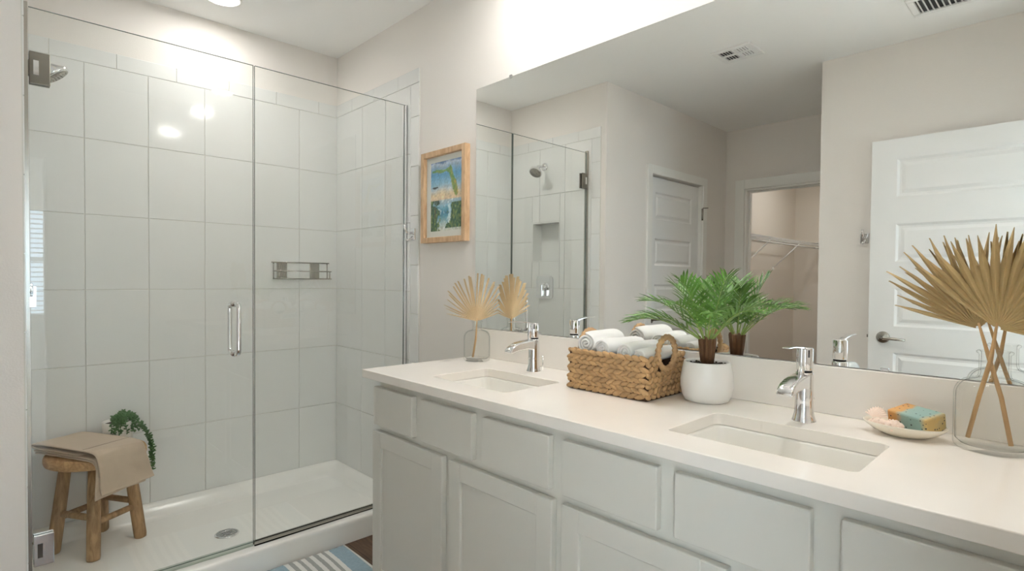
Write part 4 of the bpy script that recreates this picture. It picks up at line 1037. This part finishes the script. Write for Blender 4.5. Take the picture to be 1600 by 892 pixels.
def scallop(c, r, label, tiltx, rz, seed):
    mb = MB(); n = 40; mx = Matrix.Translation(c) @ Matrix.Rotation(math.radians(rz), 4, 'Z') @ Matrix.Rotation(math.radians(tiltx), 4, 'X')
    def fn(u, v):
        a = (u-0.5)*2.5; rr = r*v; rib = 1+0.045*math.cos(u*2*PI*11)*v
        spike = 1+0.12*max(0, math.cos(u*2*PI*11))*max(0, v-0.8)/0.2
        h = r*0.42*(1-v*v)*0.9+0.05*r*math.cos(u*2*PI*11)*v
        return mx @ Vector((rr*spike*math.sin(a), rr*spike*math.cos(a)-0.4*r, h))
    mb.grid(fn, 66, 14)
    return tag(mb.build('seashell', 'shell', None, loc=c, solid=0.0016), label, 'shell', 'seashells in the soap dish')
def whelk(c, r, ln, dirv, label, seed):
    mb = MB(); d = Vector(dirv).normalized(); R_ = Vector((0, 0, 1)).rotation_difference(d).to_matrix(); c = Vector(c)
    def fn(u, v):
        t_ = u; a = v*2*PI
        rr = r*(math.sin(PI*min(1, t_*0.9+0.08))**0.8)*(1+0.10*math.sin(t_*26+a)) + 0.0006
        return c + R_ @ Vector((rr*math.cos(a), rr*math.sin(a), (t_-0.5)*ln))
    mb.grid(fn, 40, 22)
    for i in range(14):
        t_ = 0.1+0.8*i/14; a = i*1.1; rr = r*(math.sin(PI*min(1, t_*0.9+0.08))**0.8)
        mb.blob(c+R_ @ Vector((rr*math.cos(a), rr*math.sin(a), (t_-0.5)*ln)), (0.0028, 0.0028, 0.0034), 6, 4)
    return tag(mb.build('seashell', 'shell', None, loc=c), label, 'shell', 'seashells in the soap dish')
scallop((dc.x-0.052, dc.y-0.004, ZC+0.040), 0.027, 'ribbed pale scallop shell standing at the left of the soap', 62, -28, 1)
whelk((dc.x-0.042, dc.y-0.028, ZC+0.0265), 0.0095, 0.046, (1, -0.35, 0.12), 'long knobbly pink shell lying under the scallop', 2)
whelk((dc.x-0.010, dc.y-0.040, ZC+0.027), 0.0125, 0.036, (1, 0.15, 0.05), 'fat pinkish spiral shell in front of the soap bar', 3)

# ------------------------------------------------------------------ bath rug
rg = thing('bath_rug', (1.13, -0.80, 0), 'blue bath rug with white and grey stripes on the floor by the shower curb', 'rug')
rx0, rx1, ry1, ry0 = 0.862, 1.40, -0.392, -1.22
def band(y): # which colour at distance from the near end
    d = ry1-y; Lr = ry1-ry0
    for dd in (d, Lr-d):
        if 0.082 <= dd <= 0.282:
            return 1 if int((dd-0.082)/0.0182) % 2 == 0 else 2
    return 0
mb = MB(); nyr, nxr = 220, 60
def rf(u, v):
    x = rx0+(rx1-rx0)*u; y = ry0+(ry1-ry0)*v
    e = min(u*(rx1-rx0), (1-u)*(rx1-rx0), v*(ry1-ry0), (1-v)*(ry1-ry0))
    z = 0.016*min(1, (e/0.012))**0.5 + (0.0025*noise.noise(Vector((x*90, y*90, 0))) if e > 0.004 else 0)
    return (x + 0.004*math.sin(y*11), y+0.003*math.sin(x*15), max(0.0006, z))
mb.grid(rf, nxr, nyr, True, lambda i, j: band(ry0+(ry1-ry0)*(j+0.5)/nyr))
mb.build('pile', ['rug_blue', 'rug_white', 'rug_grey'], rg)
MB().tube([(rx0+0.004*math.sin(ry1*11), ry1+0.002, 0.006), (1.0, ry1+0.0025, 0.006), (1.2, ry1, 0.006), (rx1, ry1+0.002, 0.006)], 0.0055, 8).build('hem', 'rug_white', rg)

# ------------------------------------------------------------------ closet wire shelves
def wire_shelf(name, a, b, inn, z, label, braces):
    """runs from a to b along a wall; inn points out from the wall"""
    a, b, inn = Vector(a), Vector(b), Vector(inn); d = (b-a).normalized(); ln = (b-a).length; t = thing(name, tuple(a), label, 'shelf', 'wire shelves in the closet')
    mb = MB(); Z = Vector((0, 0, z)); dep = 0.30
    for o_, dz in ((0.01, 0), (0.10, 0), (0.20, 0), (dep, 0), (dep, -0.03), (dep+0.004, -0.055)): mb.tube([a+inn*o_+Z+Vector((0, 0, dz)), b+inn*o_+Z+Vector((0, 0, dz))], 0.0035 if dz != -0.055 else 0.007, 6)
    n = int(ln/0.028)
    for i in range(n+1):
        p = a+d*(ln*i/n); mb.tube([p+inn*0.005+Z, p+inn*dep+Z, p+inn*dep+Z+Vector((0, 0, -0.03))], 0.0016, 5)
    mb.build('wire_deck', 'wire', t)
    for s_ in braces:
        p = a+d*s_; mb = MB().tube([p+inn*0.004+Z+Vector((0, 0, -0.285)), p+inn*(dep-0.005)+Z+Vector((0, 0, -0.012))], 0.007, 8)
        mb.box(p.x-0.012, p.x+0.012, p.y-0.012, p.y+0.012, z-0.31, z-0.275) if abs(inn.x) < 2 else None
        mb.build('brace', 'wire', t)
    return t
wire_shelf('wire_shelf', (KX+0.002, YC-0.16, 0), (KX+0.002, KY+0.02, 0), (1, 0, 0), 1.70, 'white wire shelf with slanted braces along the closet side wall, seen in the mirror', (0.55, 1.35))
wire_shelf('wire_shelf', (KX+0.33, KY+0.002, 0), (2.38, KY+0.002, 0), (0, 1, 0), 1.70, 'white wire shelf across the closet back wall, seen in the mirror', (0.12, 0.9))
